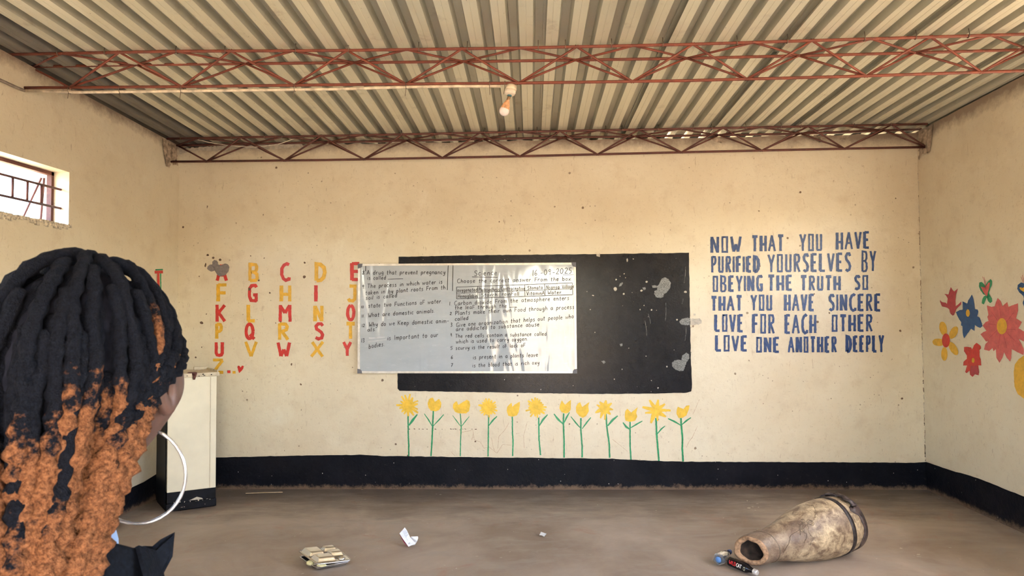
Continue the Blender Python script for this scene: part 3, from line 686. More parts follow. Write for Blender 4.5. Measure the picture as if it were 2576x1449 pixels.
sp = [(755, 132, 9, 17), (640, 408, 17, 20), (648, 317, 7, 7), (725, 262, 6, 5), (685, 287, 4, 4), (737, 300, 4, 4), (722, 455, 9, 8), (890, 424, 12, 9), (940, 338, 12, 10), (1313, 436, 15, 10), (425, 470, 12, 4), (400, 605, 6, 5), (878, 606, 5, 8), (988, 608, 8, 8), (1232, 703, 8, 8), (1135, 1152, 8, 8), (1050, 1357, 6, 8), (630, 1273, 6, 6), (770, 975, 5, 4), (935, 1052, 5, 4), (915, 565, 3, 4), (705, 1178, 5, 4), (985, 1285, 5, 5), (812, 120, 6, 5)]
for s_ in sp: flat('paint_chip', [blob(Z7(ellipse(*s_, 0, 9)), .5, 3)], M['chip'], wallK, bb, .0015)
for a, b in (((1315, 195), (1300, 350)), ((1125, 540), (1120, 712)), ((955, 645), (978, 740)), ((925, 710), (942, 860)), ((1318, 770), (1308, 905)), ((1290, 500), (1278, 552)), ((1390, 0), (1390, 1))):
    if a[1]: flat('scratch', [ribbon(Z7([a, ((a[0]+b[0])/2+4, (a[1]+b[1])/2), b]), .8, .3, 4)], M['scrape'], wallK, bb, .0015)
flat('tape_scrap', [blob(Z7([(458, 75), (494, 68), (492, 100), (462, 92)]), .3)], M['tape'], wallB, wall_back, .0075)
flat('tape_scrap', [blob(Z7([(1352, 692), (1450, 690), (1468, 712), (1470, 735), (1440, 750), (1352, 755)]), .8)], M['tape'], wallB, wall_back)
flat('tape_scrap', [blob(Z7([(1390, 645), (1410, 643), (1410, 662), (1392, 664)]), .4)], M['tape'], wallB, wall_back)

wb = empty('whiteboard'); tag(wb, 'whiteboard with handwritten science questions hung across the black chalkboard', 'whiteboard')
m, nt, bs = newmat('whiteboard_enamel'); n = N(nt); p = n.pos()
c_ = n.mix(n.ramp(n.noise(n.scaled(p, (1, 1, 3)), 3, 5, .65), .3, .75), (.45, .49, .53), (.38, .42, .465))
c_ = n.mix(n.ramp(n.noise(n.scaled(p, (1, 1, 4)), 12, 4, .7), .6, .75, 0, .35), c_, (.70, .72, .74))
n.L(c_, bs.inputs['Base Color']); bs.inputs['Roughness'].default_value = .10
bs.inputs['Coat Weight'].default_value = 1; bs.inputs['Coat IOR'].default_value = 1.5; bs.inputs['Coat Roughness'].default_value = .07
n.bump(bs, n.math('ADD', n.math('MULTIPLY', n.noise(n.scaled(p, (1.5, 1, .30)), 4.0, 2, .5, .6), 1.), n.math('MULTIPLY', n.noise(p, 30, 2), .01)), .47, .02)
for l_ in list(nt.links):
    if l_.to_socket.name == 'Normal' and l_.to_node == bs: nt.links.new(l_.from_socket, bs.inputs['Coat Normal'])
YW = D-.032
def wallW(px, py, l): return onY(px, py, YW-l)
TL, TR, BR, BL = (900.5, 664), (1448.5, 660.5), (1451.5, 939), (899.5, 939)
def bil(u, v):
    t = Vector(TL).lerp(Vector(TR), u); b = Vector(BL).lerp(Vector(BR), u); q = t.lerp(b, v); return (q.x, q.y)
slab('panel', [bil(.004, .01), bil(.996, .01), bil(.996, .99), bil(.004, .99)], m, YW, .014, wb, 0)
alu = simple('aluminium_trim', (.66, .62, .57), .35, .6, var=.1)
for a, b, c2_, d in ((bil(0, 0), bil(1, 0), bil(1, .018), bil(0, .018)), (bil(0, .982), bil(1, .982), bil(1, 1), bil(0, 1)), (bil(0, 0), bil(.010, 0), bil(.010, 1), bil(0, 1)), (bil(.990, 0), bil(1, 0), bil(1, 1), bil(.990, 1))):
    slab('frame_rail', [a, b, c2_, d], alu, YW-.006, .024, wb, 0)
capm = simple('grey_corner_plastic', (.13, .13, .15), .5)
for u, v in ((0, 0), (1, 0), (0, 1), (1, 1)):
    su, sv = (1 if u == 0 else -1), (1 if v == 0 else -1); e = .001
    slab('corner_cap', [bil(u-su*e, v-sv*2*e), bil(u+su*.021, v-sv*2*e), bil(u+su*.018, v+sv*.022), bil(u+su*.012, v+sv*.035), bil(u-su*e, v+sv*.042)][::su*sv], capm, YW-.009, .028, wb, 0)
Q = lambda x, y: (880+x/4.2933, 640+y/4.2933)
INKW = 1.3
def line(text, x0, y0, x1, y1, cap, w=INKW):
    a, b = Q(x0, y0), Q(x1, y1)
    flat('handwritten_line', write_line(text, a[0], a[1], b[0], b[1], cap/4.2933, w), M['ink'], wallW, wb, .0015)['kind'] = 'stuff'
for L_ in [('8.', 133, 218, 172, 216, 42), ('A drug that prevent pregnancy', 184, 217, 1030, 213, 46), ('is called', 188, 275, 388, 270, 42),
           ('9.', 132, 370, 165, 369, 42), ('The process in which water is', 188, 366, 1000, 316, 46), ('taken in by plant roots From th', 166, 437, 1032, 376, 46), ('soil is called', 170, 491, 508, 463, 44),
           ('10', 122, 582, 148, 580, 30), ('state two Functions oF water.', 198, 577, 998, 526, 46), ('11.', 126, 682, 160, 680, 32), ('What are domestic animals.', 195, 680, 918, 628, 46),
           ('12', 128, 786, 162, 784, 36), ('Why do we Keep domestic anim-', 203, 780, 1068, 738, 48), ('als.', 187, 834, 285, 828, 42),
           ('13', 122, 950, 157, 952, 46), ('is Important to our', 404, 928, 955, 890, 50), ('bodies.', 203, 1018, 375, 988, 50),
           ('Science.', 1340, 232, 1610, 222, 56), ('16.-09-2025', 1968, 230, 2395, 205, 66), ('Choose the correct answer From the box.', 1158, 310, 2400, 283, 44),
           ('oxygenated', 1160, 406, 1376, 402, 42), ('Photosynthesis', 1392, 402, 1616, 398, 42), ('Contraceptive', 1632, 390, 1892, 386, 42), ('Stomata', 1918, 382, 2080, 374, 40), ('Nsansa Village', 2120, 380, 2424, 364, 44),
           ('Hemoglobin', 1165, 470, 1376, 466, 40), ('Starch', 1420, 459, 1592, 453, 42), ('rainFall', 1640, 447, 1826, 445, 42), ('VitaminA', 1908, 442, 2103, 436, 42), ('Water', 2135, 433, 2282, 427, 40),
           ('1.', 1076, 552, 1096, 552, 42), ('Carbon dioxide From the atmosphere enters', 1128, 550, 2368, 492, 46), ('the leaF through the', 1133, 596, 1692, 575, 42),
           ('2.', 1080, 655, 1112, 655, 32), ('Plants make their own Food through a process', 1138, 655, 2424, 588, 46), ('called', 1133, 717, 1280, 705, 42),
           ('3.', 1086, 782, 1118, 780, 42), ('Give one organization that helps out people who', 1148, 784, 2416, 690, 46), ('are addicted to substance abuse', 1145, 828, 2045, 775, 44),
           ('4.', 1088, 890, 1112, 886, 42), ('The red cells contain a substance called', 1138, 902, 2122, 876, 42), ('which is used to carry oxygen.', 1146, 962, 1924, 932, 44),
           ('5', 1084, 1030, 1110, 1028, 38), ('scurvy is the result oF lack oF', 1142, 1032, 1895, 1000, 42), ('6', 1090, 1128, 1112, 1127, 38), ('is present in a plants leave', 1330, 1134, 2030, 1104, 46),
           ('7', 1088, 1215, 1112, 1214, 40), ('is the blood that is rich oxy', 1322, 1220, 2045, 1188, 44)]:
    line(*L_)
rl = []
for a, b, w in (((410, 268), (575, 262), 1.3), ((1320, 243), (1595, 248), 1.4), ((1720, 570), (1800, 567), 1.2), ((2300, 222), (2418, 218), .8), ((1062, 118), (1053, 385), 1.5), ((1115, 118), (1109, 395), 1.5), ((172, 120), (170, 182), 1.8),
                ((1153, 353), (2403, 308), 1.3), ((1153, 418), (2405, 372), 1.2), ((1153, 480), (2405, 435), 1.5), ((1153, 353), (1153, 480), 1.5), ((1380, 345), (1380, 472), 1.2), ((1621, 336), (1621, 462), 1.2), ((1888, 327), (1892, 453), 1.2), ((2103, 319), (2110, 445), 1.5), ((2403, 308), (2408, 435), 1.3)):
    rl.append(ribbon([Q(*a), Q(*b)], w, .15, 8))
flat('ruled_lines', rl, M['ink'], wallW, wb, .0015)['kind'] = 'stuff'
flat('wiped_smear', [ribbon([Q(198, 945), Q(390, 920)], 1.6, .3), ribbon([Q(205, 905), Q(380, 895)], 3, 1.)], simple('ink_smear', (.52, .54, .57), .3), wallW, wb, .0013)

# ------------------------------------------------------------------ verse in blue paint
VS = lambda x, y: (1740+x/4.14, 560+y/4.14)
rows = [[('NOW', 192, 522, 146, 318, 142, 306), ('THAT', 622, 965, 138, 302, 126, 298), ('YOU', 1118, 1365, 120, 298, 116, 294), ('HAVE', 1498, 1856, 102, 286, 92, 268)],
        [('PURIFIED', 198, 713, 348, 522, 352, 515), ('YOURSELVES', 788, 1664, 332, 518, 314, 508), ('BY', 1764, 1925, 298, 514, 292, 504)],
        [('OBEYING', 213, 745, 556, 722, 550, 712), ('THE', 788, 1053, 548, 712, 546, 708), ('TRUTH', 1128, 1557, 552, 708, 555, 706), ('SO', 1688, 1845, 552, 698, 548, 698)],
        [('THAT', 196, 531, 770, 920, 758, 918), ('YOU', 610, 844, 752, 916, 752, 915), ('HAVE', 960, 1281, 748, 920, 744, 920), ('SINCERE', 1420, 1973, 748, 916, 742, 924)],
        [('LOVE', 233, 542, 955, 1134, 957, 1142), ('FOR', 625, 871, 952, 1152, 955, 1157), ('EACH', 965, 1303, 957, 1158, 960, 1152), ('OTHER', 1452, 1890, 962, 1136, 956, 1134)],
        [('LOVE', 240, 584, 1170, 1342, 1180, 1338), ('ONE', 665, 919, 1192, 1350, 1196, 1354), ('ANOTHER', 1000, 1516, 1190, 1354, 1186, 1352), ('DEEPLY', 1603, 2007, 1184, 1346, 1170, 1352)]]
for row in rows:
    for (wd_, x0, x1, a, b, c, d) in row:
        sh = []
        for (ch, lx0, lx1, yt, yb) in pack_word(wd_, x0, x1, a, b, c, d):
            p0, p1 = VS(lx0, yt), VS(lx1, yb)
            sh += letter_shapes(ch, p0[0]-.6, p1[0]+.6, p0[1], p1[1], 6.3, None, BOLD.get(ch, 1.), .4)
        flat('painted_word', sh, M['blue'], wallB, wall_back, LIFT, 'blue painted capitals reading '+wd_)
# ------------------------------------------------------------------ painted alphabet
AS = lambda x, y: (480+x/4.025, 600+y/4.025)
for ch, x0, x1, y0_, y1_, col in [('A', 250, 380, 262, 430, 'r'), ('B', 575, 697, 258, 430, 'y'), ('C', 895, 1015, 252, 426, 'r'), ('D', 1247, 1382, 254, 430, 'y'), ('E', 1603, 1722, 246, 426, 'r'),
        ('F', 248, 377, 460, 640, 'y'), ('G', 567, 687, 468, 640, 'r'), ('H', 890, 1028, 473, 640, 'y'), ('I', 1246, 1287, 470, 641, 'r'), ('J', 1573, 1695, 470, 641, 'y'),
        ('K', 240, 365, 667, 845, 'r'), ('L', 556, 664, 668, 843, 'y'), ('M', 880, 1028, 670, 846, 'r'), ('N', 1234, 1352, 678, 842, 'y'), ('O', 1562, 1673, 671, 833, 'r'),
        ('P', 238, 331, 860, 1018, 'y'), ('Q', 534, 662, 860, 1021, 'r'), ('R', 870, 1007, 856, 1028, 'y'), ('S', 1238, 1358, 856, 1023, 'r'), ('T', 1560, 1676, 853, 1018, 'y'),
        ('U', 232, 344, 1048, 1190, 'r'), ('V', 535, 684, 1042, 1196, 'y'), ('W', 862, 1020, 1050, 1197, 'r'), ('X', 1200, 1359, 1042, 1199, 'y'), ('Y', 1528, 1638, 1045, 1191, 'r'), ('Z', 203, 347, 1220, 1365, 'y')]:
    a, b = AS(x0, y0_), AS(x1, y1_)
    gl = {'O': ROUND_O, 'U': (.52, [[(.06, 1), (.06, .2), (.12, .06), (.26, .02), (.40, .06), (.46, .2), (.46, 1)]])}.get(ch)
    flat('painted_letter', letter_shapes(ch, a[0], b[0], a[1], b[1], 8.0 if ch != 'I' else 9.0, gl, .92 if ch in 'ZXYV' else 1., .4), M['red' if col == 'r' else 'yellow'], wallB, wall_back, LIFT,
         ('red' if col == 'r' else 'yellow')+' painted letter '+ch)
flat('painted_dash', [blob([AS(*p) for p in ((370, 1337), (400, 1335), (401, 1363), (369, 1363))], .4)], M['red'], wallB, wall_back)
flat('painted_dash', [blob([AS(*p) for p in ((423, 1341), (453, 1340), (454, 1367), (422, 1367))], .4)], M['yellow'], wallB, wall_back)
flat('painted_heart', [blob([AS(*p) for p in ((503, 1306), (520, 1287), (537, 1292), (532, 1315), (512, 1342), (490, 1362), (480, 1335), (470, 1300), (478, 1287), (494, 1290))], .3)], M['red'], wallB, wall_back, LIFT, 'small red painted heart')
flat('cement_patch', [blob([AS(*p) for p in ((163, 308), (170, 285), (190, 265), (215, 262), (218, 235), (238, 217), (262, 222), (276, 240), (275, 262), (300, 272), (320, 268), (345, 253), (375, 262), (389, 290), (384, 325), (368, 352), (345, 376), (300, 384), (272, 372), (252, 342), (240, 326), (205, 336))], .5, 3)], M['grey_patch'], wallB, wall_back, .005, 'bare grey cement patch covering the top of letter A')
for cx, cy, rx, ry in ((172, 166, 13, 12), (228, 196, 11, 13), (297, 214, 14, 12), (148, 268, 8, 22), (1150, 388, 14, 16), (1153, 245, 12, 9), (592, 514, 14, 15), (110, 853, 18, 15), (688, 424, 10, 9), (800, 550, 8, 9), (1020, 1275, 8, 13), (85, 384, 7, 6), (605, 176, 7, 7), (742, 198, 6, 7), (157, 765, 6, 6), (50, 1205, 10, 9), (910, 843, 7, 6), (860, 856, 7, 5), (110, 1100, 6, 6)):
    flat('chipped_spot', [blob([AS(*p) for p in ellipse(cx, cy, rx, ry, random.random(), 9)], .6, 2.5)], simple('hole_brown', (.16, .10, .065), .9) if 'hole_brown' not in bpy.data.materials else bpy.data.materials['hole_brown'], wallB, wall_back, .003)
# leftmost painted mark on the left wall
flat('painted_letter', [ribbon([(389, 685), (410, 684)], 7, .3, 3), ribbon([(398, 684), (399, 740)], 6, .3, 4)], M['red'], wallL, wall_left, LIFT, 'red painted letter with a green shadow on the left wall')
flat('letter_shade', [ribbon([(391, 679), (410, 678)], 3.5, .2, 3), ribbon([(404, 686), (405, 740)], 3, .2, 4)], M['green'], wallL, wall_left, LIFT*.8)

# ------------------------------------------------------------------ row of painted flowers
S1 = lambda x, y: (960+x/6.44, 980+y/6.44); S2 = lambda x, y: (1360+x/6.133, 980+y/6.133)
def star(S, cx, cy, R, r, k, seed):
    rd = random.Random(seed); P = []
    for i in range(k):
        a = 2*math.pi*(i+rd.uniform(-.22, .22))/k-1.4; da = math.pi/k; RR = R*rd.uniform(.74, 1.08)
        P += [(cx+r*math.cos(a-da), cy+r*math.sin(a-da)), (cx+RR*math.cos(a-.07), cy+RR*math.sin(a-.07)), (cx+RR*math.cos(a+.07), cy+RR*math.sin(a+.07))]
    return [S(*p) for p in P]
FL = [
 (S1, 'star', (430, 265, 188, 96, 15), [(428, 400), (430, 560), (432, 760), (440, 900), (438, 1078)], 22, [([(445, 580), (500, 500), (578, 402)], 42)]),
 (S1, [(830, 130), (862, 200), (930, 150), (965, 210), (965, 280), (930, 335), (870, 355), (800, 340), (755, 290), (745, 220), (765, 160), (800, 135)], None, [(838, 345), (828, 580), (812, 900), (800, 1078)], 24, [([(820, 595), (760, 490), (690, 390)], 20), ([(830, 595), (940, 480), (1008, 402)], 20)]),
 (S1, [(1220, 190), (1240, 250), (1300, 210), (1380, 165), (1425, 190), (1435, 260), (1415, 350), (1370, 385), (1250, 385), (1190, 360), (1155, 300), (1160, 240), (1190, 200)], None, [(1275, 390), (1290, 600), (1280, 800), (1275, 1080)], 17, [([(1285, 600), (1150, 420)], 15), ([(1290, 600), (1420, 435)], 16)]),
 (S1, 'star', (1725, 295, 155, 100, 18), [(1735, 410), (1730, 600), (1725, 1085)], 20, [([(1732, 590), (1800, 500), (1870, 432)], 28)]),
 (S1, [(2105, 215), (2115, 280), (2160, 240), (2240, 195), (2240, 260), (2220, 370), (2190, 420), (2110, 440), (2050, 420), (2028, 350), (2035, 280), (2070, 240)], None, [(2118, 440), (2120, 680), (2130, 860), (2122, 1078)], 22, []),
 (S1, 'star', (2505, 290, 168, 108, 18), [(2545, 455), (2550, 800), (2575, 1062)], 24, [([(2552, 590), (2620, 480), (2690, 405)], 34)]),
 (S2, [(330, 165), (375, 235), (470, 155), (465, 310), (430, 355), (380, 368), (320, 345), (290, 290), (300, 230)], None, [(355, 368), (352, 520), (362, 800), (362, 1050)], 25, [([(345, 530), (270, 460), (205, 375)], 34), ([(365, 510), (400, 430), (445, 352)], 26)]),
 (S2, [(612, 195), (640, 270), (755, 190), (735, 260), (745, 330), (700, 410), (650, 435), (600, 410), (550, 350), (545, 270), (575, 215)], None, [(622, 440), (620, 600), (640, 880), (640, 1048)], 24, [([(612, 592), (540, 510), (465, 415)], 22), ([(640, 605), (710, 510), (775, 430)], 24)]),
 (S2, 'star', (985, 292, 168, 78, 9), [(1008, 375), (1020, 560), (1060, 850), (1065, 1052)], 24, [([(1035, 560), (1110, 470), (1190, 405)], 36)]),
 (S2, [(1340, 295), (1395, 355), (1500, 270), (1475, 350), (1490, 420), (1460, 480), (1380, 500), (1310, 480), (1298, 400), (1310, 330)], None, [(1380, 500), (1380, 600), (1380, 850), (1395, 1100)], 23, [([(1370, 610), (1320, 575), (1270, 508)], 34), ([(1390, 590), (1480, 535), (1570, 485)], 24)]),
 (S2, 'star', (1785, 325, 208, 84, 9), [(1780, 440), (1790, 680), (1825, 1102)], 27, [([(1800, 685), (1860, 610), (1920, 560)], 24)]),
 (S2, [(2120, 265), (2150, 280), (2205, 300), (2250, 250), (2300, 240), (2285, 310), (2250, 400), (2195, 435), (2130, 440), (2098, 380), (2100, 310)], None, [(2165, 440), (2170, 540), (2190, 760), (2185, 900), (2198, 1110)], 27, [([(2160, 550), (2060, 490), (1965, 447)], 28), ([(2180, 540), (2250, 480), (2320, 432)], 26)])]
for i, (S, head, prm, stem, sw, leaves) in enumerate(FL):
    sc = 6.44 if S is S1 else 6.133
    pts = star(S, *prm, 40+i) if head == 'star' else [S(*p) for p in head]
    h = flat('painted_flower', [blob(pts, .35, 3)], M['sun'], wallB, wall_back, LIFT+.0006, 'yellow painted '+('sunburst' if head == 'star' else 'tulip')+' flower head')
    flat('stem', [ribbon([S(*p) for p in stem], sw/sc, .3, 3)], M['green'], wallB, h, LIFT)
    for lp, lw in leaves:
        a, b = S(*lp[0]), S(*lp[-1]); mid = S(*lp[len(lp)//2]) if len(lp) > 2 else ((a[0]+b[0])/2, (a[1]+b[1])/2)
        v1, f1 = ribbon([a, mid], (lw/sc*.5, lw/sc), .2, 3); v2, f2 = ribbon([mid, b], (lw/sc, lw/sc*.45), .2, 3)
        flat('leaf', [(v1, f1), (v2, f2)], M['green'], wallB, h, LIFT*.9)
# tide marks left by water under the chalkboard
stain = simple('rust_stain', (.55, .38, .25), .5, var=.1)
for pl_ in ([(1290, 690), (1480, 660), (1500, 810), (1600, 850), (1660, 950), (1740, 930), (1840, 1010), (1870, 1030), (1960, 890), (2100, 900)], [(1880, 960), (1900, 760), (2000, 650), (2060, 540)], [(1120, 1000), (1180, 1070)], [(1780, 780), (1800, 900), (1830, 1010)], [(2310, 950), (2300, 750), (2360, 520)], [(1460, 820), (1490, 700)]):
    flat('stain_line', [ribbon([S1(*p) for p in pl_], .9, .35, 3)], stain, wallB, wall_back, .0015)
for pl_ in ([(2250, 890), (2290, 800), (2340, 740), (2420, 560)], [(2450, 150), (2350, 380)], [(1110, 770), (1340, 950)], [(1230, 410), (1220, 300)]):
    flat('stain_line', [ribbon([S2(*p) for p in pl_], .8, .35, 3)], stain, wallB, wall_back, .0015)
flat('stain_line', [ribbon([S1(x, 640+random.uniform(-6, 6)), S1(x+random.uniform(8, 34), 642)], random.uniform(.8, 2), .2, 2) for x in (440, 520, 600, 650, 725, 860, 975, 1110, 1150, 1180, 1310, 1340, 1450, 1510)], bpy.data.materials['hole_brown'], wallB, wall_back, .0015)

# ------------------------------------------------------------------ mural on the right wall
MR = lambda pts: zoomed(pts, 3.623, 2276, 660)
def mural(name, pts, mat, label=None, parent=wall_right, lift=LIFT, jit=.3): return flat(name, [blob(MR(pts), jit, 3)], M[mat], wallR, parent, lift, label)
mural('painted_flower', [(420, 225), (438, 255), (452, 265), (485, 238), (465, 300), (462, 345), (465, 400), (490, 380), (515, 355), (512, 385), (470, 425), (462, 445), (450, 480), (435, 485), (418, 470), (405, 430), (390, 415), (340, 402), (322, 360), (322, 342), (340, 362), (372, 368), (385, 378), (392, 330), (375, 300), (360, 288), (398, 292), (408, 255)], 'maroon', 'crimson painted tulip on the right wall')
f_ = mural('painted_flower', [(612, 293), (625, 330), (635, 380), (640, 425), (665, 430), (672, 450), (660, 490), (680, 500), (695, 530), (708, 580), (690, 597), (665, 590), (640, 570), (635, 625), (605, 605), (590, 625), (540, 692), (528, 650), (525, 580), (512, 575), (515, 545), (490, 510), (466, 455), (500, 435), (528, 430), (527, 355), (555, 370), (570, 375), (580, 345)], 'muted_blue', 'dark blue painted flower on the right wall')
mural('flower_eye', ellipse(575, 462, 18, 34), 'yellow', None, f_, LIFT*1.5, .1)
f_ = mural('painted_butterfly', [(740, 300), (715, 290), (690, 255), (675, 215), (680, 185), (700, 178), (715, 190), (735, 215), (750, 185), (780, 152), (797, 170), (795, 200), (775, 250), (765, 275), (775, 300), (795, 330), (797, 355), (780, 372), (760, 355), (748, 320), (738, 345), (720, 383), (702, 372), (705, 340), (720, 310)], 'green', 'green painted butterfly with red wing centres')
mural('wing_patch', [(692, 222), (735, 232), (760, 185), (778, 185), (770, 230), (748, 310), (715, 270)], 'pink', None, f_, LIFT*1.5)
flat('antennae', [ribbon(MR([(738, 250), (725, 165), (708, 130)]), 1, .1, 3), ribbon(MR([(742, 240), (732, 170), (722, 133)]), 1, .1, 3)], M['maroon'], wallR, f_, LIFT*2)
f_ = mural('painted_flower', [(848, 325), (875, 355), (890, 400), (935, 360), (945, 405), (1032, 373), (1032, 440), (1015, 510), (1068, 545), (1035, 600), (1087, 630), (1120, 660), (1087, 722), (1040, 700), (1060, 740), (1085, 790), (1083, 845), (1030, 820), (975, 790), (970, 870), (960, 903), (930, 870), (905, 820), (890, 870), (862, 915), (835, 870), (830, 790), (808, 810), (800, 780), (770, 808), (722, 795), (735, 745), (760, 720), (740, 720), (690, 655), (715, 635), (745, 625), (710, 575), (735, 545), (765, 535), (752, 495), (762, 480), (748, 393), (790, 405), (820, 400), (832, 360)], 'pink', 'big coral many-petalled painted flower on the right wall')
mural('flower_eye', ellipse(885, 582, 46, 74), 'yellow', None, f_, LIFT*1.5, .1)
for a, b in (((880, 510), (865, 420)), ((930, 540), (990, 460)), ((935, 610), (1010, 610)), ((930, 640), (1010, 720)), ((900, 660), (930, 780)), ((870, 655), (850, 790)), ((840, 620), (770, 690)), ((835, 570), (765, 560)), ((845, 530), (790, 450))):
    flat('petal_line', [ribbon(MR([a, b]), .8, .2, 3)], M['maroon'], wallR, f_, LIFT*1.4)
pe = None
for k, (cx, cy, rx, ry, ro) in enumerate(((350, 602, 34, 64, -.2), (445, 640, 33, 62, .5), (443, 785, 32, 68, -.55), (361, 835, 29, 62, .0), (308, 728, 56, 34, .06))):
    if k == 0: pe = mural('painted_flower', ellipse(cx, cy, rx, ry, ro), 'yellow', 'yellow five-petalled painted flower with a red centre')
    else: mural('petal', ellipse(cx, cy, rx, ry, ro), 'yellow', None, pe)
mural('flower_eye', ellipse(375, 712, 36, 64), 'red', None, pe, LIFT*1.5, .1)
f_ = mural('painted_flower', [(655, 733), (693, 762), (695, 785), (680, 800), (682, 855), (693, 885), (697, 940), (668, 938), (678, 1000), (672, 1030), (640, 1020), (618, 1043), (595, 1025), (590, 985), (565, 1010), (550, 1000), (568, 940), (532, 940), (535, 905), (565, 880), (567, 850), (540, 810), (540, 772), (575, 770), (605, 775), (615, 795), (630, 755)], 'red', 'small red painted flower with a tiny yellow centre')
mural('flower_eye', ellipse(623, 893, 13, 23), 'yellow', None, f_, LIFT*1.6, .1)
mural('petal', [(600, 945), (660, 940), (678, 1000), (668, 1028), (640, 1018), (618, 1040), (597, 1022)], 'maroon', None, f_, LIFT*1.4)
f_ = mural('painted_butterfly', [(1100, 225), (1085, 190), (1060, 182), (1030, 205), (1025, 240), (1045, 275), (1080, 305), (1087, 330), (1075, 370), (1090, 415), (1108, 380), (1112, 330), (1125, 380), (1140, 415), (1155, 370), (1140, 330), (1175, 290), (1190, 240), (1170, 195), (1130, 190)], 'muted_blue', 'blue painted butterfly at the right edge')
mural('wing_patch', [(1042, 232), (1062, 225), (1070, 235), (1088, 225), (1100, 275), (1080, 265), (1060, 255)], 'yellow', None, f_, LIFT*1.5)
flat('antennae', [ribbon(MR([(1090, 180), (1070, 115)]), 1, .1, 3), ribbon(MR([(1082, 185), (1058, 130)]), 1, .1, 3)], M['maroon'], wallR, f_, LIFT*2)
mural('painted_flower', [(1087, 848), (1040, 880), (1003, 930), (993, 1000), (1000, 1130), (1030, 1200), (1087, 1243), (1150, 1230), (1200, 1150), (1210, 1000), (1170, 890), (1120, 850)], 'yellow', 'large plain yellow painted disc at the right edge')

# ------------------------------------------------------------------ cream cabinet
cab = empty('cabinet'); tag(cab, 'cream painted cabinet with black plinth standing at the left end of the back wall', 'cabinet')
A_ = onZ(416, 1289, 0); B_ = onZ(546, 1272, 0); u_ = (B_-A_); wv = Vector((-u_.y, u_.x, 0)).normalized(); dep = .34
C_ = onZ(393, 1263, 0); wv = (C_-A_).normalized(); dep = (C_-A_).length; D_ = B_+C_-A_; HZ = 1.0
def prism(p4, z0, z1, name, mat, par=cab, bv=.004):
    o = G().hexa([Vector((p.x, p.y, z0)) for p in p4]+[Vector((p.x, p.y, z1)) for p in p4]).obj(name, mat, par); bevel(o, bv); return o
def inset(p4, d):
    c = sum(p4, Vector())/4; return [p+(p-c).normalized()*d for p in p4]
q4 = [A_, B_, D_, C_]
prism(inset(q4, -.012), .135, HZ-.03, 'body', M['cabinet'])
prism(inset(q4, -.006), .0, .055, 'plinth', M['dark']); prism(inset(q4, -.011), .055, .135, 'skirting', M['dark'])
prism(inset(q4, .012), HZ-.03, HZ, 'top_board', M['cab_top'])
g = G(); a = A_+(B_-A_)*.0; nrm = -wv
side = [A_-u_.normalized()*.003+wv*.004, A_-u_.normalized()*.003+wv*(dep-.004)]
g.hexa([Vector((side[0].x, side[0].y, .02)), Vector((side[0].x+.004, side[0].y, .02)), Vector((side[1].x+.004, side[1].y, .02)), Vector((side[1].x, side[1].y, .02)),
        Vector((side[0].x, side[0].y, HZ-.04)), Vector((side[0].x+.004, side[0].y, HZ-.04)), Vector((side[1].x+.004, side[1].y, HZ-.04)), Vector((side[1].x, side[1].y, HZ-.04))])
g.obj('side_panel', M['dark'], cab, label='black side panel')
# upstand at the back of the top, a joint across the board, hasp, chipped edges and vertical seam
ub = [D_+(C_-D_)*.0, D_+(B_-D_)*.12]; e = (C_-D_)*.28
G().hexa([Vector((p.x, p.y, HZ)) for p in (D_, D_+e, D_+e+(A_-C_)*.08, D_+(B_-D_)*.08)]+[Vector((p.x, p.y, HZ+.022)) for p in (D_, D_+e, D_+e+(A_-C_)*.08, D_+(B_-D_)*.08)]).obj('upstand', M['cab_top'], cab)
G().hexa([Vector((p.x, p.y, HZ-.002)) for p in (B_+(A_-B_)*.02, D_+(C_-D_)*.02, D_, B_)]+[Vector((p.x, p.y, HZ+.014)) for p in (B_+(A_-B_)*.02, D_+(C_-D_)*.02, D_, B_)]).obj('edge_lip', M['cab_top'], cab)
fr = lambda t, z, o=.002: Vector((A_+u_*t)) + nrm*o + Vector((0, 0, z))
G().hexa([fr(.40, HZ+.000, .014), fr(.58, HZ+.000, .014), fr(.58, HZ, -.03), fr(.40, HZ, -.03), fr(.42, HZ+.006, .012), fr(.56, HZ+.006, .012), fr(.56, HZ+.006, -.03), fr(.42, HZ+.006, -.03)]).obj('hasp', M['steel_dark'], cab)
G().hexa([fr(.50, HZ-.05, .003), fr(.54, HZ-.05, .003), fr(.54, HZ-.05, -.002), fr(.50, HZ-.05, -.002), fr(.47, HZ, .016), fr(.57, HZ, .016), fr(.57, HZ, 0), fr(.47, HZ, 0)]).obj('hasp_staple', M['steel_dark'], cab)
G().hexa([fr(.85, .14, .0005), fr(.856, .14, .0005), fr(.856, .14, -.004), fr(.85, .14, -.004), fr(.85, HZ-.035, .0005), fr(.856, HZ-.035, .0005), fr(.856, HZ-.035, -.004), fr(.85, HZ-.035, -.004)]).obj('seam', M['cab_top'], cab)
for i in range(26):
    t = random.uniform(.02, .98); z = random.choice((.058, .058, .052, .02)) if i < 16 else HZ-.03+random.uniform(0, .02); w = random.uniform(.006, .05); hh = random.uniform(.002, .007)
    mt = M['chip'] if i < 16 else M['dark']; o_ = -.004 if i < 16 else .0135
    if t+w > 1: continue
    G().hexa([fr(t, z, o_), fr(t+w, z, o_), fr(t+w, z, o_-.004), fr(t, z, o_-.004), fr(t+w*.2, z+hh, o_), fr(t+w*.8, z+hh, o_), fr(t+w*.8, z+hh, o_-.004), fr(t+w*.2, z+hh, o_-.004)]).obj('paint_chip', mt, cab)
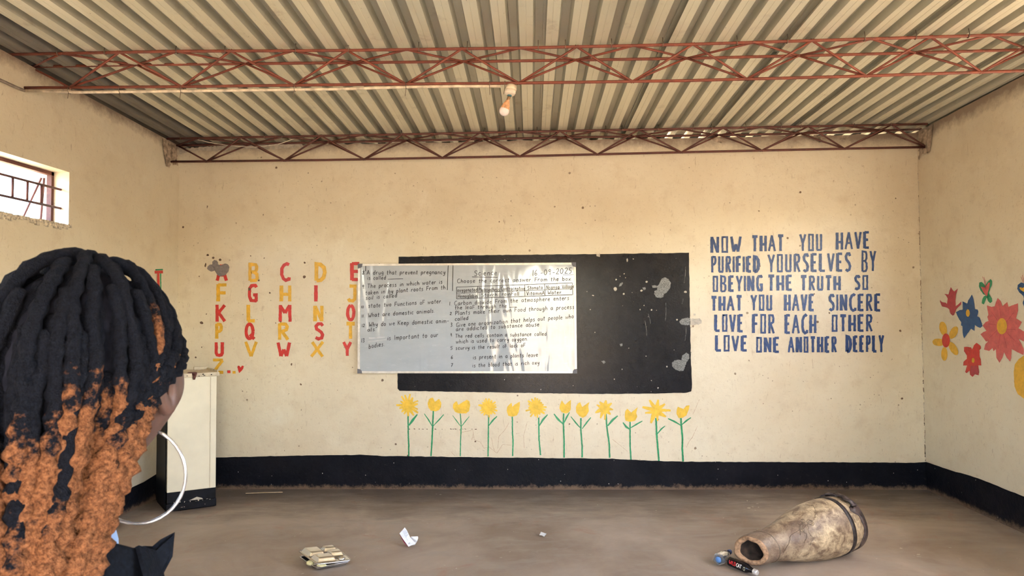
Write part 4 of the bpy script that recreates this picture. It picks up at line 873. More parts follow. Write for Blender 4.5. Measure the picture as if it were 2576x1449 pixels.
G().add([fr(.44, .064, .0005), fr(.72, .062, .0005), fr(.70, .072, .0005), fr(.60, .085, .0005), fr(.55, .078, .0005)], [(0, 1, 2, 3, 4)]).obj('paint_chip', M['chip'], cab)

# ------------------------------------------------------------------ wooden drum lying on its side
m, nt, bs = newmat('drum_wood'); n = N(nt); p = n.obj()
c_ = n.mix(n.ramp(n.noise(p, 16, 7, .72, .5), .38, .62), (.16, .10, .06), (.66, .52, .33))
c_ = n.mix(n.ramp(n.noise(p, 5, 4, .6), .5, .68, 0, .75), c_, (.17, .115, .085))
c_ = n.mix(n.ramp(n.noise(p, 70, 4, .7), .56, .68, 0, .6), c_, (.10, .07, .05))
sx_ = n('SeparateXYZ'); n.L(p, sx_.inputs[0])
c_ = n.mix(n.ramp(sx_.outputs[0], 1.25, 1.55, .8, 0), c_, (.135, .085, .065))
n.L(c_, bs.inputs['Base Color']); n.L(n.ramp(n.noise(p, 9, 4), .35, .65, .30, .5), bs.inputs['Roughness'])
n.bump(bs, n.noise(p, 30, 6, .7), .5, .006)
drum_wood = m
rimm = simple('drum_rim_wood', (.43, .26, .15), .75, var=.3, scale=50, bump=.6)
hide = simple('drum_hide', (.085, .06, .055), .5, var=.5, scale=25, bump=.7)
dd = empty('drum'); tag(dd, 'large carved wooden drum lying on its side on the floor at the right', 'drum')
Mc = onZ(1890, 1386, .098); Ec = Vector((1.865, 4.140, .172)); ax = (Ec-Mc).normalized(); LN = (Ec-Mc).length
rp = [(0, .080), (.02, .087), (.06, .088), (.12, .086), (.2, .090), (.3, .105), (.4, .126), (.5, .143), (.6, .156), (.7, .164), (.8, .167), (.9, .163), (1., .152)]
g = G(); seg = 56; a_ = ax.cross(Vector((0, 0, 1))).normalized(); b_ = ax.cross(a_)
shear = .62
rings = []
NR = 60
for i in range(NR+1):
    t = i/NR; r = 0
    for (ta, ra), (tb, rb) in zip(rp, rp[1:]):
        if ta <= t <= tb: s_ = (t-ta)/(tb-ta); r = ra+(rb-ra)*s_
    rings.append((t*LN, r))
def drum_pt(h, r, an, t): # oblique mouth, slightly out of round
    p_ = Mc+ax*h+a_*(r*math.cos(an))+b_*(r*math.sin(an))
    k = max(0, 1-max(t, 0)*3.2)
    return p_ + ax*(shear*k*r*math.cos(an)) + (a_*math.cos(an)+b_*math.sin(an))*(.0035*noise.noise(Vector((math.cos(an)*2, math.sin(an)*2, h*6))))
for (h, r) in rings:
    for k in range(seg): g.v.append(drum_pt(h, r, 2*math.pi*k/seg, h/LN))
for i in range(NR):
    for k in range(seg): k2 = (k+1) % seg; g.f.append((i*seg+k, (i+1)*seg+k, (i+1)*seg+k2, i*seg+k2))
body = g.obj('body', drum_wood, dd, smooth=True)
# thick rim and dark hollow
g = G(); pr = [(.0, .080), (-.010, .076), (-.014, .068), (-.010, .060), (.004, .055), (.03, .053), (.18, .060), (.3, .07)]
for (h, r) in pr:
    for k in range(seg):
        an = 2*math.pi*k/seg; w = 1+(.03*math.sin(3*an)+.025*math.sin(7*an+1)) if h < .02 and r < .079 else 1
        g.v.append(drum_pt(h, r*w, an, 0))
for i in range(len(pr)-1):
    for k in range(seg): k2 = (k+1) % seg; g.f.append((i*seg+k, i*seg+k2, (i+1)*seg+k2, (i+1)*seg+k))
cut = 4*seg
def subset(g, keep):
    fs = [q_ for q_ in g.f if keep(q_)]; ids = sorted({i for q_ in fs for i in q_}); mp = {a: b for b, a in enumerate(ids)}
    o = G(); o.v = [g.v[i] for i in ids]; o.f = [tuple(mp[i] for i in q_) for q_ in fs]; return o
g.f.append(tuple((len(pr)-1)*seg+k for k in range(seg)))
inner = subset(g, lambda q_: min(q_) >= cut); g2 = subset(g, lambda q_: min(q_) < cut)
g2.obj('mouth_rim', rimm, dd, smooth=True)
inner.obj('hollow', simple('drum_hollow', (.045, .028, .020), .9, var=.4, scale=25, bump=.5), dd, smooth=True)
# dark groove around the belly and wire around the neck
def ringband(t0, t1, out, mat, name, wob=0, label=None):
    g = G(); 
    for j, (t, o) in enumerate(((t0, -.002), (t0, out), (t1, out), (t1, -.002))):
        r = 0
        for (ta, ra), (tb, rb) in zip(rp, rp[1:]):
            if ta <= t <= tb: r = ra+(rb-ra)*(t-ta)/(tb-ta)
        for k in range(seg):
            an = 2*math.pi*k/seg; tt = t+(wob*noise.noise(Vector((math.cos(an)*3, math.sin(an)*3, t0*9))) if j < 2 else 0)
            g.v.append(drum_pt(tt*LN, r+o, an, tt))
    for i in range(3):
        for k in range(seg): k2 = (k+1) % seg; g.f.append((i*seg+k, (i+1)*seg+k, (i+1)*seg+k2, i*seg+k2))
    return g.obj(name, mat, dd, smooth=True, label=label)
ringband(.835, .872, .0042, M['steel_dark'] if 0 else simple('iron_band', (.06, .05, .05), .45, .3, var=.4), 'iron_band')
ringband(.95, 1.0, .0065, hide, 'hide_collar', .10, 'dark ragged strip of drum skin')
ringband(.125, .131, .0028, M['wire'], 'neck_wire')
g = G(); 
for (h, r) in ((LN, .156), (LN+.012, .156), (LN+.016, .148), (LN+.012, 0.001)):
    for k in range(seg): g.v.append(drum_pt(h, r, 2*math.pi*k/seg, 1))
for i in range(3):
    for k in range(seg): k2 = (k+1) % seg; g.f.append((i*seg+k, (i+1)*seg+k, (i+1)*seg+k2, i*seg+k2))
g.obj('drum_skin', hide, dd, smooth=True)
# curled flap of hide standing off the upper rim
g = G(); K = 22
for i in range(K+1):
    an = math.radians(-150+100*i/K) 
    for (h, r) in ((LN*.955, .162), (LN*.93+.012*math.sin(i*1.3), .170+.010*abs(math.sin(i*.9))), (LN*.97, .176+.006*math.sin(i*1.7)), (LN*1.005, .165)):
        g.v.append(drum_pt(h, r, an, .95))
for i in range(K):
    for j in range(3): a = i*4+j; g.f.append((a, a+4, a+5, a+1))
fl = g.obj('hide_flap', hide, dd, smooth=True); s = fl.modifiers.new('t', 'SOLIDIFY'); s.thickness = .003
# loose curly wires on the body
def drum_line(pts, r=.0011):
    out = []
    for (t, deg) in pts:
        rr = 0
        for (ta, ra), (tb, rb) in zip(rp, rp[1:]):
            if ta <= t <= tb: rr = ra+(rb-ra)*(t-ta)/(tb-ta)
        out.append(drum_pt(t*LN, rr+.003, math.radians(deg), t))
    G().tube(out, r, 4).obj('loose_string', M['wire'], dd)
def curve(pts, k=7):
    o = []
    for a, b in zip(pts, pts[1:]): o += [(a[0]+(b[0]-a[0])*i/k+random.uniform(-.004, .004), a[1]+(b[1]-a[1])*i/k+random.uniform(-2, 2)) for i in range(k)]
    return o+[pts[-1]]
# angle 0 points along a_ (towards the camera side), -90 is up
drum_line(curve([(.62, -95), (.64, -80), (.60, -62), (.55, -52), (.47, -47), (.40, -42), (.30, -38), (.25, -20), (.16, 10)]))
drum_line(curve([(.47, -47), (.44, -30), (.46, -15), (.42, 0)])); drum_line(curve([(.40, -42), (.42, -24), (.38, -8)])); drum_line(curve([(.45, -55), (.40, -50), (.37, -30)]))
for i in range(7):
    t0, d0, rr_ = random.uniform(.40, .52), random.uniform(-58, -32), random.uniform(.01, .022)
    drum_line([(t0+rr_*math.cos(a*.7), d0+rr_*300*math.sin(a*.7)) for a in range(10)], .0009)

# ------------------------------------------------------------------ tin meal trays
tray = empty('meal_tray'); tag(tray, 'steel compartment tray lying upside down as the lid over another tray', 'tray', None)
tray2 = empty('meal_tray'); tag(tray2, 'lower steel tray holding food scraps, under the upturned tray', 'tray', None)
tin = simple('pressed_steel', (.80, .82, .86), .16, 1., var=.06, scale=10); 
TS = lambda x, y: (700+x/6.44, 1300+y/6.44)
def tp(x, y, z): return onZ(*TS(x, y), z)
TA, TB, TCc, TDd = tp(318, 545, .062), tp(930, 488, .052), tp(1196, 700, .032), tp(625, 766, .045)   # left, back, right, front
def traysurf(A, B, C, Dd, wells, up, name, parent, n=46):
    """rim plane A-B-C-D with wells pushed along +up or -up; a rounded rectangle"""
    g = G()
    nz = ((B-A).cross(Dd-A)).normalized(); nz = nz if nz.z > 0 else -nz
    for j in range(n+1):
        for i in range(n+1):
            u, v = i/n, j/n
            # round the corners
            x, y = 2*u-1, 2*v-1; r = .16; ox = abs(x)-(1-r); oy = abs(y)-(1-r)
            if ox > 0 and oy > 0:
                l = math.hypot(ox, oy); m_ = max(ox, oy)
                if l > 1e-9: ox2, oy2 = ox*m_/l, oy*m_/l; x = math.copysign(1-r+ox2, x); y = math.copysign(1-r+oy2, y)
            uu, vv = (x+1)/2, (y+1)/2
            P = (A.lerp(B, uu)).lerp(Dd.lerp(C, uu), vv)
            d = 0
            for (u0, u1, v0, v1, h) in wells:
                q_ = min(uu-u0, u1-uu, vv-v0, v1-vv); d = max(d, h*max(0, min(1, (q_+.012)/.055))) if q_ > -.012 else d
            e_ = max(abs(x), abs(y))
            if e_ > .955: d = -.004*up*0 + (-.005 if up > 0 else .0)*(e_-.955)/.045
            g.v.append(P+nz*(d*up if e_ <= .955 else d))
    for j in range(n):
        for i in range(n): a = j*(n+1)+i; g.f.append((a, a+1, a+n+2, a+n+1))
    o = g.obj(name, tin, parent, smooth=True); s = o.modifiers.new('t', 'SOLIDIFY'); s.thickness = .0012; s.offset = -1
    return o
wells = [(.06, .48, .09, .50, .024), (.56, .91, .07, .29, .023), (.58, .93, .37, .63, .023), (.07, .57, .59, .93, .024)]
traysurf(TA, TB, TCc, TDd, wells, 1, 'lid_shell', tray)
g = G(); cc = (TA.lerp(TB, .79)).lerp(TDd.lerp(TCc, .79), .81); G().lathe([(0, .022), (.006, .020), (.008, .017), (.003, .013), (.003, .0005)], cc, (0, 0, 1), 24).obj('cup_recess', tin, tray, smooth=True)
def edge_wire(A, B, C, Dd, par):
    P = []
    for a, b in ((A, B), (B, C), (C, Dd), (Dd, A)): P += [a.lerp(b, .07), a.lerp(b, .5), a.lerp(b, .93)]
    P.append(P[0]); G().tube(P, .0018, 6).obj('rolled_edge', tin, par, smooth=True)
edge_wire(TA, TB, TCc, TDd, tray)
LA, LB, LC, LD = tp(330, 640, .030), tp(900, 560, .030), tp(1170, 722, .026), tp(600, 822, .024)
traysurf(LA, LB, LC, LD, [(.04, .96, .05, .95, .022)], -1, 'base_shell', tray2, 30); edge_wire(LA, LB, LC, LD, tray2)
def lump(c, r, mat, name, par, seed, sq=(1, 1, .6), sub=2, amp=.35):
    bm = bmesh.new(); bmesh.ops.create_icosphere(bm, subdivisions=sub, radius=1)
    vs = [v.co.copy() for v in bm.verts]; fs = [tuple(v.index for v in f.verts) for f in bm.faces]; bm.free()
    out = []
    for v in vs: k = 1+amp*noise.noise(v*1.7+Vector((seed, seed*2, 0))); out.append(Vector(c)+Vector((v.x*r*sq[0]*k, v.y*r*sq[1]*k, v.z*r*sq[2]*k)))
    return mesh_obj(name, out, fs, mat, par, True)
food = simple('maize_porridge', (.72, .66, .36), .7, var=.15, scale=60, bump=.6)
sc_ = lump(tp(520, 748, .030)+Vector((0, .0, 0)), .020, food, 'food_scrap', None, 3, (1.15, .8, .75)); tag(sc_, 'pale yellow lump of food poking out from the stacked trays', 'food')
sc_ = lump(tp(700, 785, .028), .019, food, 'food_scrap', None, 9, (1.5, .7, .5)); tag(sc_, 'smeared yellow food along the front rim of the lower tray', 'food')

# ------------------------------------------------------------------ crumpled wrapper, paper scrap
wr = empty('snack_wrapper'); tag(wr, 'crumpled white snack wrapper with magenta side standing on the floor', 'wrapper')
yb = onZ(*TS(2110, 486), .002).y
def wp(x, y, dy): return onY(*TS(x, y), yb+dy)
wm = simple('white_foil', (.78, .82, .88), .35, var=.06, scale=40)
P_ = {'a': wp(2050, 172, .06), 'b': wp(1965, 268, .03), 'c': wp(2110, 484, 0), 'd': wp(2228, 432, .015), 'e': wp(2085, 222, .055), 'm1': wp(2010, 345, .018), 'm2': wp(2135, 330, .03)}
o = mesh_obj('front_panel', [P_['a'], P_['b'], P_['m1'], P_['c'], P_['d'], P_['m2'], P_['e']], [(0, 1, 6), (1, 2, 6), (2, 5, 6), (2, 3, 5), (3, 4, 5)], wm, wr); o.modifiers.new('t', 'SOLIDIFY').thickness = .0015
o = mesh_obj('rear_flap', [wp(2150, 320, .03), wp(2262, 318, .035), wp(2268, 345, .03), wp(2252, 392, .02), wp(2215, 455, .012), wp(2165, 462, .02), wp(2150, 400, .05)], [(0, 1, 2, 3), (0, 3, 6), (3, 4, 5, 6)], wm, wr); o.modifiers.new('t', 'SOLIDIFY').thickness = .0015
o = mesh_obj('side_panel', [wp(1968, 275, .035), wp(2000, 350, .03), wp(2045, 425, .012), wp(2110, 480, .008), wp(2120, 460, .06), wp(2000, 330, .06)], [(0, 1, 5), (1, 2, 4, 5), (2, 3, 4)], simple('magenta_foil', (.42, .03, .10), .35), wr, label='magenta printed side'); o.modifiers.new('t', 'SOLIDIFY').thickness = .0015
bl = simple('print_blue', (.12, .16, .32), .5)
def wq(x, y):   # a point on the front panel, in the plane through its corners
    u = (x-2000)/110; v = (y-270)/210
    n_ = (P_['c']-P_['b']).cross(P_['e']-P_['b']).normalized(); v_ = ray(*TS(x, y)); t = (P_['b']-O).dot(n_)/v_.dot(n_); q_ = O+v_*t
    return q_-(v_.normalized()*.004)
pr_ = []
for i in range(9):
    f0 = i/9; x, y = 2018+f0*75, 245+f0*150
    pr_.append(([wq(x+dx, y-dx*.45+dy) for dx, dy in ((0, 0), (55, random.uniform(-4, 6)), (54, 8), (0, 7))]))
g = G(); [g.add(q_, [(0, 1, 2, 3)]) for q_ in pr_]; g.obj('printed_text', simple('print_grey', (.42, .47, .60), .5), wr)
g = G(); [g.add([wq(2110+k*16+dx, 425-k*9+dy) for dx, dy in ((0, 0), (8, -4), (10, 16), (2, 20))], [(0, 1, 2, 3)]) for k in range(4)]; g.obj('printed_mark', bl, wr)
ps = mesh_obj('paper_scrap', [onZ(1357, 1346, .002), onZ(1361, 1338, .012), onZ(1375, 1343, .010), onZ(1369, 1350, .003), onZ(1363, 1347, .003)], [(0, 1, 4), (1, 2, 4), (2, 3, 4)], simple('white_paper', (.80, .84, .88), .6)); ps.modifiers.new('t', 'SOLIDIFY').thickness = .0008
tag(ps, 'small folded scrap of white paper alone on the floor', 'paper')
st = onZ(618, 1241, .004); st2 = onZ(711, 1238, .004)
ss = G().tube([st, st.lerp(st2, .5)+Vector((0, .004, 0)), st2], .0028, 5).obj('straw', simple('straw', (.66, .52, .32), .6)); tag(ss, 'dry straw lying on the floor before the black dado at the left', 'straw')
# flakes of paint and grit strewn over the floor
g = G(); rd = random.Random(5)
spots = [(1880, 1260), (1885, 1262), (1905, 1267), (1893, 1275), (1908, 1276), (1900, 1284), (1884, 1278), (1897, 1293), (1820, 1303), (1957, 1309), (1975, 1305), (1901, 1336), (1906, 1333), (1916, 1332), (868, 1329), (742, 1349), (923, 1344), (1163, 1389), (1200, 1399), (1064, 1310), (2300, 1398), (2205, 1405), (2196, 1396), (2310, 1395), (2312, 1399), (2415, 1406), (2267, 1379), (1018, 1233), (1026, 1247), (1098, 1243), (1108, 1244), (756, 1341), (1075, 1316), (1180, 1305), (2390, 1378), (2230, 1353), (1905, 1412), (761, 1443), (911, 1232), (918, 1256)]
for _ in range(150): spots.append((rd.uniform(560, 2560), 1245+200*rd.random()**1.4))
for (x, y) in spots:
    c0 = onZ(x, y, .003); r = rd.uniform(.004, .011) if y < 1500 and (x, y) in spots[:40] else rd.uniform(.0015, .005); k = 5; a0 = rd.random()*6; el = rd.uniform(.5, 2)
    g.add([c0+Vector((r*el*math.cos(a0+i*6.283/k), r*math.sin(a0+i*6.283/k), rd.uniform(-.001, .002))) for i in range(k)], [tuple(range(k))])
gr = g.obj('floor_litter', M['chip']); tag(gr, 'flakes of pale paint and grit strewn over the worn floor', 'litter'); gr['kind'] = 'stuff'

# ------------------------------------------------------------------ black drinks bottle and crushed water bottle
bt = empty('drink_bottle'); tag(bt, 'black glass drink bottle with red and white lettering lying by the drum', 'bottle')
glossy = simple('black_glass', (.006, .006, .009), .12, var=.1)
b0 = onZ(1835, 1411, .026); b1 = onZ(1906, 1441, .0205); bx_ = (b1-b0); bl_ = bx_.length; bx_.normalize(); k_ = bl_
pf = [(0, .001), (0, .020), (.004, .0255), (.01, .0262), (k_*.56, .0262), (k_*.64, .0245), (k_*.72, .0175), (k_*.80, .0135), (k_*.88, .0125)]
G().lathe(pf, b0, bx_, 36).obj('bottle_body', glossy, bt, smooth=True)
G().lathe([(k_*.86, .0135), (k_*.87, .0150), (k_*.90, .0150), (k_*.905, .0135), (k_*.92, .0145), (k_*.985, .0145), (k_*1.0, .012), (k_*1.0, .0005)], b0, bx_, 28).obj('bottle_cap', simple('white_metal_cap', (.75, .74, .73), .3, .5), bt, smooth=True)
sd = bx_.cross(Vector((0, 0, 1))).normalized(); upb = sd.cross(bx_).normalized()
def onbottle(h, ang, r=.0266): return b0+bx_*h+(sd*math.cos(ang)+upb*math.sin(ang))*r
def bottle_text(txt, h0, h1, a0, a1, mat, w):
    g = G(); tot = sum(CAPS[c][0] for c in txt)+.08*(len(txt)-1); x = 0
    kk = 0
    for c in txt:
        for s_ in CAPS[c][1]:
            kk += 1; v, f = ribbon([((x+p[0])*100, p[1]*100) for p in s_], w, 0, 10)
            g.add([onbottle(h0+(h1-h0)*q_.x/100/tot, a1+(a0-a1)*q_.y/100, .0268+.00008*kk) for q_ in v], f)
        x += CAPS[c][0]+.08
    return g.obj('printed_word', mat, bt)
bottle_text('WILD', k_*.10, k_*.345, .62, -.1, simple('label_red', (.62, .02, .03), .4), 20)
bottle_text('CAT', k_*.36, k_*.54, .62, -.1, simple('label_white', (.82, .80, .76), .4), 20)
g = G(); v, f = ribbon([(math.cos(a)*(30+a*3)+50, math.sin(a)*40+50) for a in [i*.5 for i in range(14)]], 14, 0, 300)
g.add([onbottle(k_*(.60+.07*q_.x/100),   .5-.9*q_.y/100, .0266) for q_ in v], f); g.obj('printed_emblem', simple('emblem_khaki', (.62, .60, .42), .4), bt)

wbt = empty('water_bottle'); tag(wbt, 'crushed clear blue-tinted plastic bottle lying against the black bottle', 'bottle')
pet, nt, bs = newmat('blue_pet'); bs.inputs['Base Color'].default_value = (.62, .74, .95, 1); bs.inputs['Roughness'].default_value = .08
bs.inputs['Transmission Weight'].default_value = .93; bs.inputs['IOR'].default_value = 1.2
w0 = onZ(1807, 1408, .034); w1_ = w0+Vector((.105, .14, -.004)); wa = (w1_-w0); wl = wa.length; wa.normalize()
g = G(); seg = 30; a1_ = wa.cross(Vector((0, 0, 1))).normalized(); b1_ = wa.cross(a1_)
prf = [(.004, .014), (-.002, .020), (-.002, .026), (.004, .032), (.012, .034), (.03, .033), (.05, .028), (.07, .030), (.09, .027), (.11, .025), (.13, .018), (.145, .012), (.15, .011), (wl, .011)]
for (h, r) in prf:
    for k in range(seg):
        an = 2*math.pi*k/seg; w = 1+(.10*math.sin(5*an) if h < .006 else .16*noise.noise(Vector((math.cos(an)*2, math.sin(an)*2, h*40))) if h < .13 else 0)
        g.v.append(w0+wa*h+a1_*(r*w*math.cos(an))+b1_*(r*w*math.sin(an)*.92))
for i in range(len(prf)-1):
    for k in range(seg): k2 = (k+1) % seg; g.f.append((i*seg+k, (i+1)*seg+k, (i+1)*seg+k2, i*seg+k2))
g.f.append(tuple(range(seg)))
g.obj('bottle_shell', pet, wbt, smooth=True)
G().lathe([(-.001, .0005), (-.001, .016), (.003, .018), (.003, .0005)], w0, wa, 24).obj('base_disc', simple('blue_label', (.10, .24, .55), .3), wbt, smooth=True, label='deep blue bottle base')
G().lathe([(wl-.018, .0125), (wl-.018, .0140), (wl, .0140), (wl+.001, .001)], w0, wa, 24).obj('bottle_cap', simple('blue_cap', (.09, .13, .34), .35), wbt, smooth=True)

# ------------------------------------------------------------------ person standing with the back to the camera, head turned to the right
per = empty('person'); tag(per, 'person in black jacket seen from behind, black and ginger braids, large hoop earring', 'person')
HC = onY(264, 950, .82); FA = math.radians(2)                 # head centre, direction of the face clockwise from straight ahead
fd = Vector((math.sin(FA), math.cos(FA), 0)); rd_ = Vector((math.cos(FA), -math.sin(FA), 0))   # face, and the person's right... side nearest the camera
def HL(x, y, z): return HC + rd_*x + fd*y + Vector((0, 0, z))
sk, nt, bs = newmat('brown_skin'); n = N(nt)
n.L(n.mix(n.ramp(n.noise(n.obj(), 30, 4), .3, .7), (.105, .054, .042), (.135, .072, .056)), bs.inputs['Base Color']); bs.inputs['Roughness'].default_value = .48
bs.inputs['Subsurface Weight'].default_value = .08; bs.inputs['Subsurface Radius'].default_value = (.02, .008, .004)
def gs(d2, s): return math.exp(-d2/(2*s*s))
def head_r(x, y, z):            # unit direction -> point of the head
    px_, py_, pz_ = x*.073, y*.094, z*.112
    if z < 0:
        k = 1-.30*(-z)**1.6; px_ *= k
        if y < 0: py_ *= 1-.35*(-z)**1.3
        else: py_ *= 1-.05*(-z)
    if y > 0:
        X, Z = px_, pz_
        f = .020*gs(X**2+((Z+.012)*.7)**2, .0105)+.006*gs(X**2+((Z-.012)*.5)**2, .008)          # nose
        f += .0055*gs((X*.55)**2+(Z+.048)**2, .0075)                                             # lips
        f -= .0030*gs(X**2+(Z+.0482)**2*9, .006)
        f += .006*gs((X*.7)**2+(Z+.088)**2, .014)                                                # chin
        f -= .0085*gs((abs(X)-.032)**2+((Z-.012)*1.2)**2, .0125)                                 # eye sockets
        f += .004*gs((abs(X)-.030)**2*.3+(Z-.032)**2*2, .009)                                    # brow
        py_ += f*min(1, y*1.6); px_ += math.copysign(.006*gs((abs(X)-.052)**2+(Z+.024)**2, .02), x) # cheeks
    return px_*1.10, py_*1.03, pz_*1.05
g = G(); NU, NV = 72, 56
for j in range(NV+1):
    th = math.pi*j/NV
    for i in range(NU):
        ph = 2*math.pi*i/NU; g.v.append(HL(*head_r(math.sin(th)*math.cos(ph), math.sin(th)*math.sin(ph), math.cos(th))))
for j in range(NV):
    for i in range(NU): i2 = (i+1) % NU; g.f.append((j*NU+i, (j+1)*NU+i, (j+1)*NU+i2, j*NU+i2))
head_g = g
def skin_chain(name, joints, edges, mat, parent, sub=2, root=0):
    me = bpy.data.meshes.new(name); me.from_pydata([tuple(j[0]) for j in joints], edges, []); me.update()
    o = bpy.data.objects.new(name, me); COL.objects.link(o); o.parent = parent
    me.materials.append(mat)
    m1_ = o.modifiers.new('skin', 'SKIN')
    for i, j in enumerate(joints):
        r = j[1]; me.skin_vertices[0].data[i].radius = r if isinstance(r, tuple) else (r, r)
    me.skin_vertices[0].data[root].use_root = True
    s_ = o.modifiers.new('sub', 'SUBSURF'); s_.levels = sub; s_.render_levels = sub
    return o
# body frame: the shoulders face straight ahead, a little right
BA = math.radians(-2); bf = Vector((math.sin(BA), math.cos(BA), 0)); brt = Vector((math.cos(BA), -math.sin(BA), 0))
BX = Vector((HC.x-.055, HC.y-.035, 0))
def BP(r, f, z): return BX+brt*r+bf*f+Vector((0, 0, z))
SZ = 1.075                                     # shoulder height
J = [(BP(0, 0, .74), (.115, .09)), (BP(0, .0, .88), (.095, .075)), (BP(0, .0, 1.0), (.11, .08)), (BP(0, -.01, SZ-.04), (.10, .07)), (BP(0, .0, SZ+.045), .052), (BP(0.03, .03, HC.z-.07), .046),
     (BP(.15, -.01, SZ-.03), .048), (BP(.185, -.02, SZ-.29), .038), (BP(.175, .05, SZ-.50), .026),
     (BP(-.15, -.01, SZ-.03), .048), (BP(-.185, -.02, SZ-.29), .038), (BP(-.175, .05, SZ-.50), .026),
     (BP(.08, 0, .66), .082), (BP(.09, .02, .38), .055), (BP(.09, -.01, .07), .036), (BP(.095, .10, .035), .030),
     (BP(-.08, 0, .66), .082), (BP(-.09, .02, .38), .055), (BP(-.09, -.01, .07), .036), (BP(-.095, .10, .035), .030)]
E_ = [(0, 1), (1, 2), (2, 3), (3, 4), (4, 5), (3, 6), (6, 7), (7, 8), (3, 9), (9, 10), (10, 11), (0, 12), (12, 13), (13, 14), (14, 15), (0, 16), (16, 17), (17, 18), (18, 19)]
body = skin_chain('body', J, E_, sk, per)
head = head_g.obj('head', sk, per, True)
# hands: palm and five fingers each
for sgn, w0_ in ((1, J[8][0]), (-1, J[11][0])):
    dn = Vector((0, 0, -1))*.93+bf*.3; dn.normalize(); fw = bf; side_ = brt*sgn
    js = [(w0_, (.026, .018)), (w0_+dn*.045, (.036, .016)), (w0_+dn*.085, (.038, .014))]; ed = [(0, 1), (1, 2)]
    for k_i in range(4):
        off = fw*(.027-.018*k_i); l = (.075, .082, .076, .060)[k_i]; b = len(js); base_ = w0_+dn*.088+off
        js += [(base_, .0088), (base_+dn*l*.45-side_*.004, .0082), (base_+dn*l*.8-side_*.014, .0074), (base_+dn*l*.98-side_*.024, .0066)]; ed += [(2, b), (b, b+1), (b+1, b+2), (b+2, b+3)]
    b = len(js); tb_ = w0_+dn*.04+fw*.028
    js += [(tb_, .0115), (tb_+dn*.03+fw*.018, .0098), (tb_+dn*.058+fw*.018-side_*.008, .0085)]; ed += [(1, b), (b, b+1), (b+1, b+2)]
    skin_chain('hand', js, ed, sk, per, 1)
blackc = simple('black_cloth', (.006, .008, .014), .9, var=.3, scale=200, bump=.2, spec=.15)
trous = simple('dark_trousers', (.03, .032, .045), .85, var=.2, scale=80)
JK = [(BP(0, 0, .60), (.205, .175)), (BP(0, 0, .80), (.175, .155)), (BP(0, 0, .95), (.18, .15)), (BP(0, -.012, SZ-.035), (.165, .135)), (BP(.0, .0, SZ+.035), (.088, .088)),
      (BP(.165, -.01, SZ-.035), .070), (BP(.20, -.02, SZ-.29), .056), (BP(.178, .045, SZ-.49), .046), (BP(-.165, -.01, SZ-.035), .070), (BP(-.20, -.02, SZ-.29), .056), (BP(-.178, .045, SZ-.49), .046)]
skin_chain('jacket', JK, [(0, 1), (1, 2), (2, 3), (3, 4), (3, 5), (5, 6), (6, 7), (3, 8), (8, 9), (9, 10)], blackc, per)
skin_chain('trousers', [(BP(0, 0, .76), (.135, .108)), (BP(.085, 0, .64), .094), (BP(.092, .02, .38), .068), (BP(.092, -.01, .10), .055), (BP(-.085, 0, .64), .094), (BP(-.092, .02, .38), .068), (BP(-.092, -.01, .10), .055)],
           [(0, 1), (1, 2), (2, 3), (0, 4), (4, 5), (5, 6)], trous, per)
for s_ in (1, -1):
    skin_chain('shoe', [(BP(.093*s_, -.04, .034), (.038, .033)), (BP(.096*s_, .04, .034), (.042, .032)), (BP(.10*s_, .12, .030), (.040, .026)), (BP(.10*s_, .165, .028), (.028, .02))], [(0, 1), (1, 2), (2, 3)], trous, per, 2)
# stiff upright collar with pointed fronts, shaped from where it shows
g = G()
def cp(px, py, y): return onY(px, py, y)
# outer sheet from the nape (behind the braids) round the right side to the lapel point
top = [(60, 1385, .70), (130, 1368, .70), (200, 1352, .71), (245, 1350, .725), (300, 1362, .745), (345, 1375, .77), (385, 1388, .80)]
bot = [(20, 1560, .66), (110, 1560, .655), (170, 1540, .655), (215, 1530, .665), (290, 1530, .69), (350, 1530, .72), (405, 1520, .76)]
for T_, B_2 in zip(top, bot):
    for k in range(6):
        f = k/5; a, b = cp(*T_), cp(*B_2); p = a.lerp(b, f); p += Vector((0, -.012*math.sin(f*math.pi), 0)); g.v.append(p)
for i in range(len(top)-1):
    for k in range(5): a = i*6+k; g.f.append((a, a+1, a+7, a+6))
o = g.obj('collar', blackc, per, True); m_ = o.modifiers.new('t', 'SOLIDIFY'); m_.thickness = .006; m_.offset = -1; o.modifiers.new('s', 'SUBSURF').render_levels = 2
g = G()
lap = [[(385, 1388, .80), (360, 1385, .90), (300, 1395, .93)], [(405, 1370, .815), (385, 1385, .90), (330, 1400, .93)], [(430, 1348, .83), (405, 1395, .88), (350, 1420, .93)], [(421, 1398, .815), (400, 1425, .87), (360, 1450, .92)], [(398, 1440, .80), (390, 1460, .86), (370, 1500, .9)], [(408, 1500, .78), (400, 1530, .84), (380, 1560, .88)]]
for r_ in lap: g.v += [cp(*q_) for q_ in r_]
for i in range(len(lap)-1):
    for k in range(2): a = i*3+k; g.f.append((a, a+1, a+4, a+3))
o = g.obj('lapel', blackc, per, True); m_ = o.modifiers.new('t', 'SOLIDIFY'); m_.thickness = .006
g = G(); g.v = [cp(*q_) for q_ in ((385, 1388, .80), (430, 1348, .83), (421, 1398, .815), (398, 1440, .80), (412, 1530, .76), (350, 1530, .72), (360, 1450, .74), (340, 1376, .765))]
g.f = [(0, 1, 2, 3), (0, 3, 6, 7), (3, 4, 5, 6)]; o = g.obj('collar_facing', blackc, per); m_ = o.modifiers.new('t', 'SOLIDIFY'); m_.thickness = .004
shirt = simple('pale_blue_shirt', (.36, .50, .78), .8, var=.05)
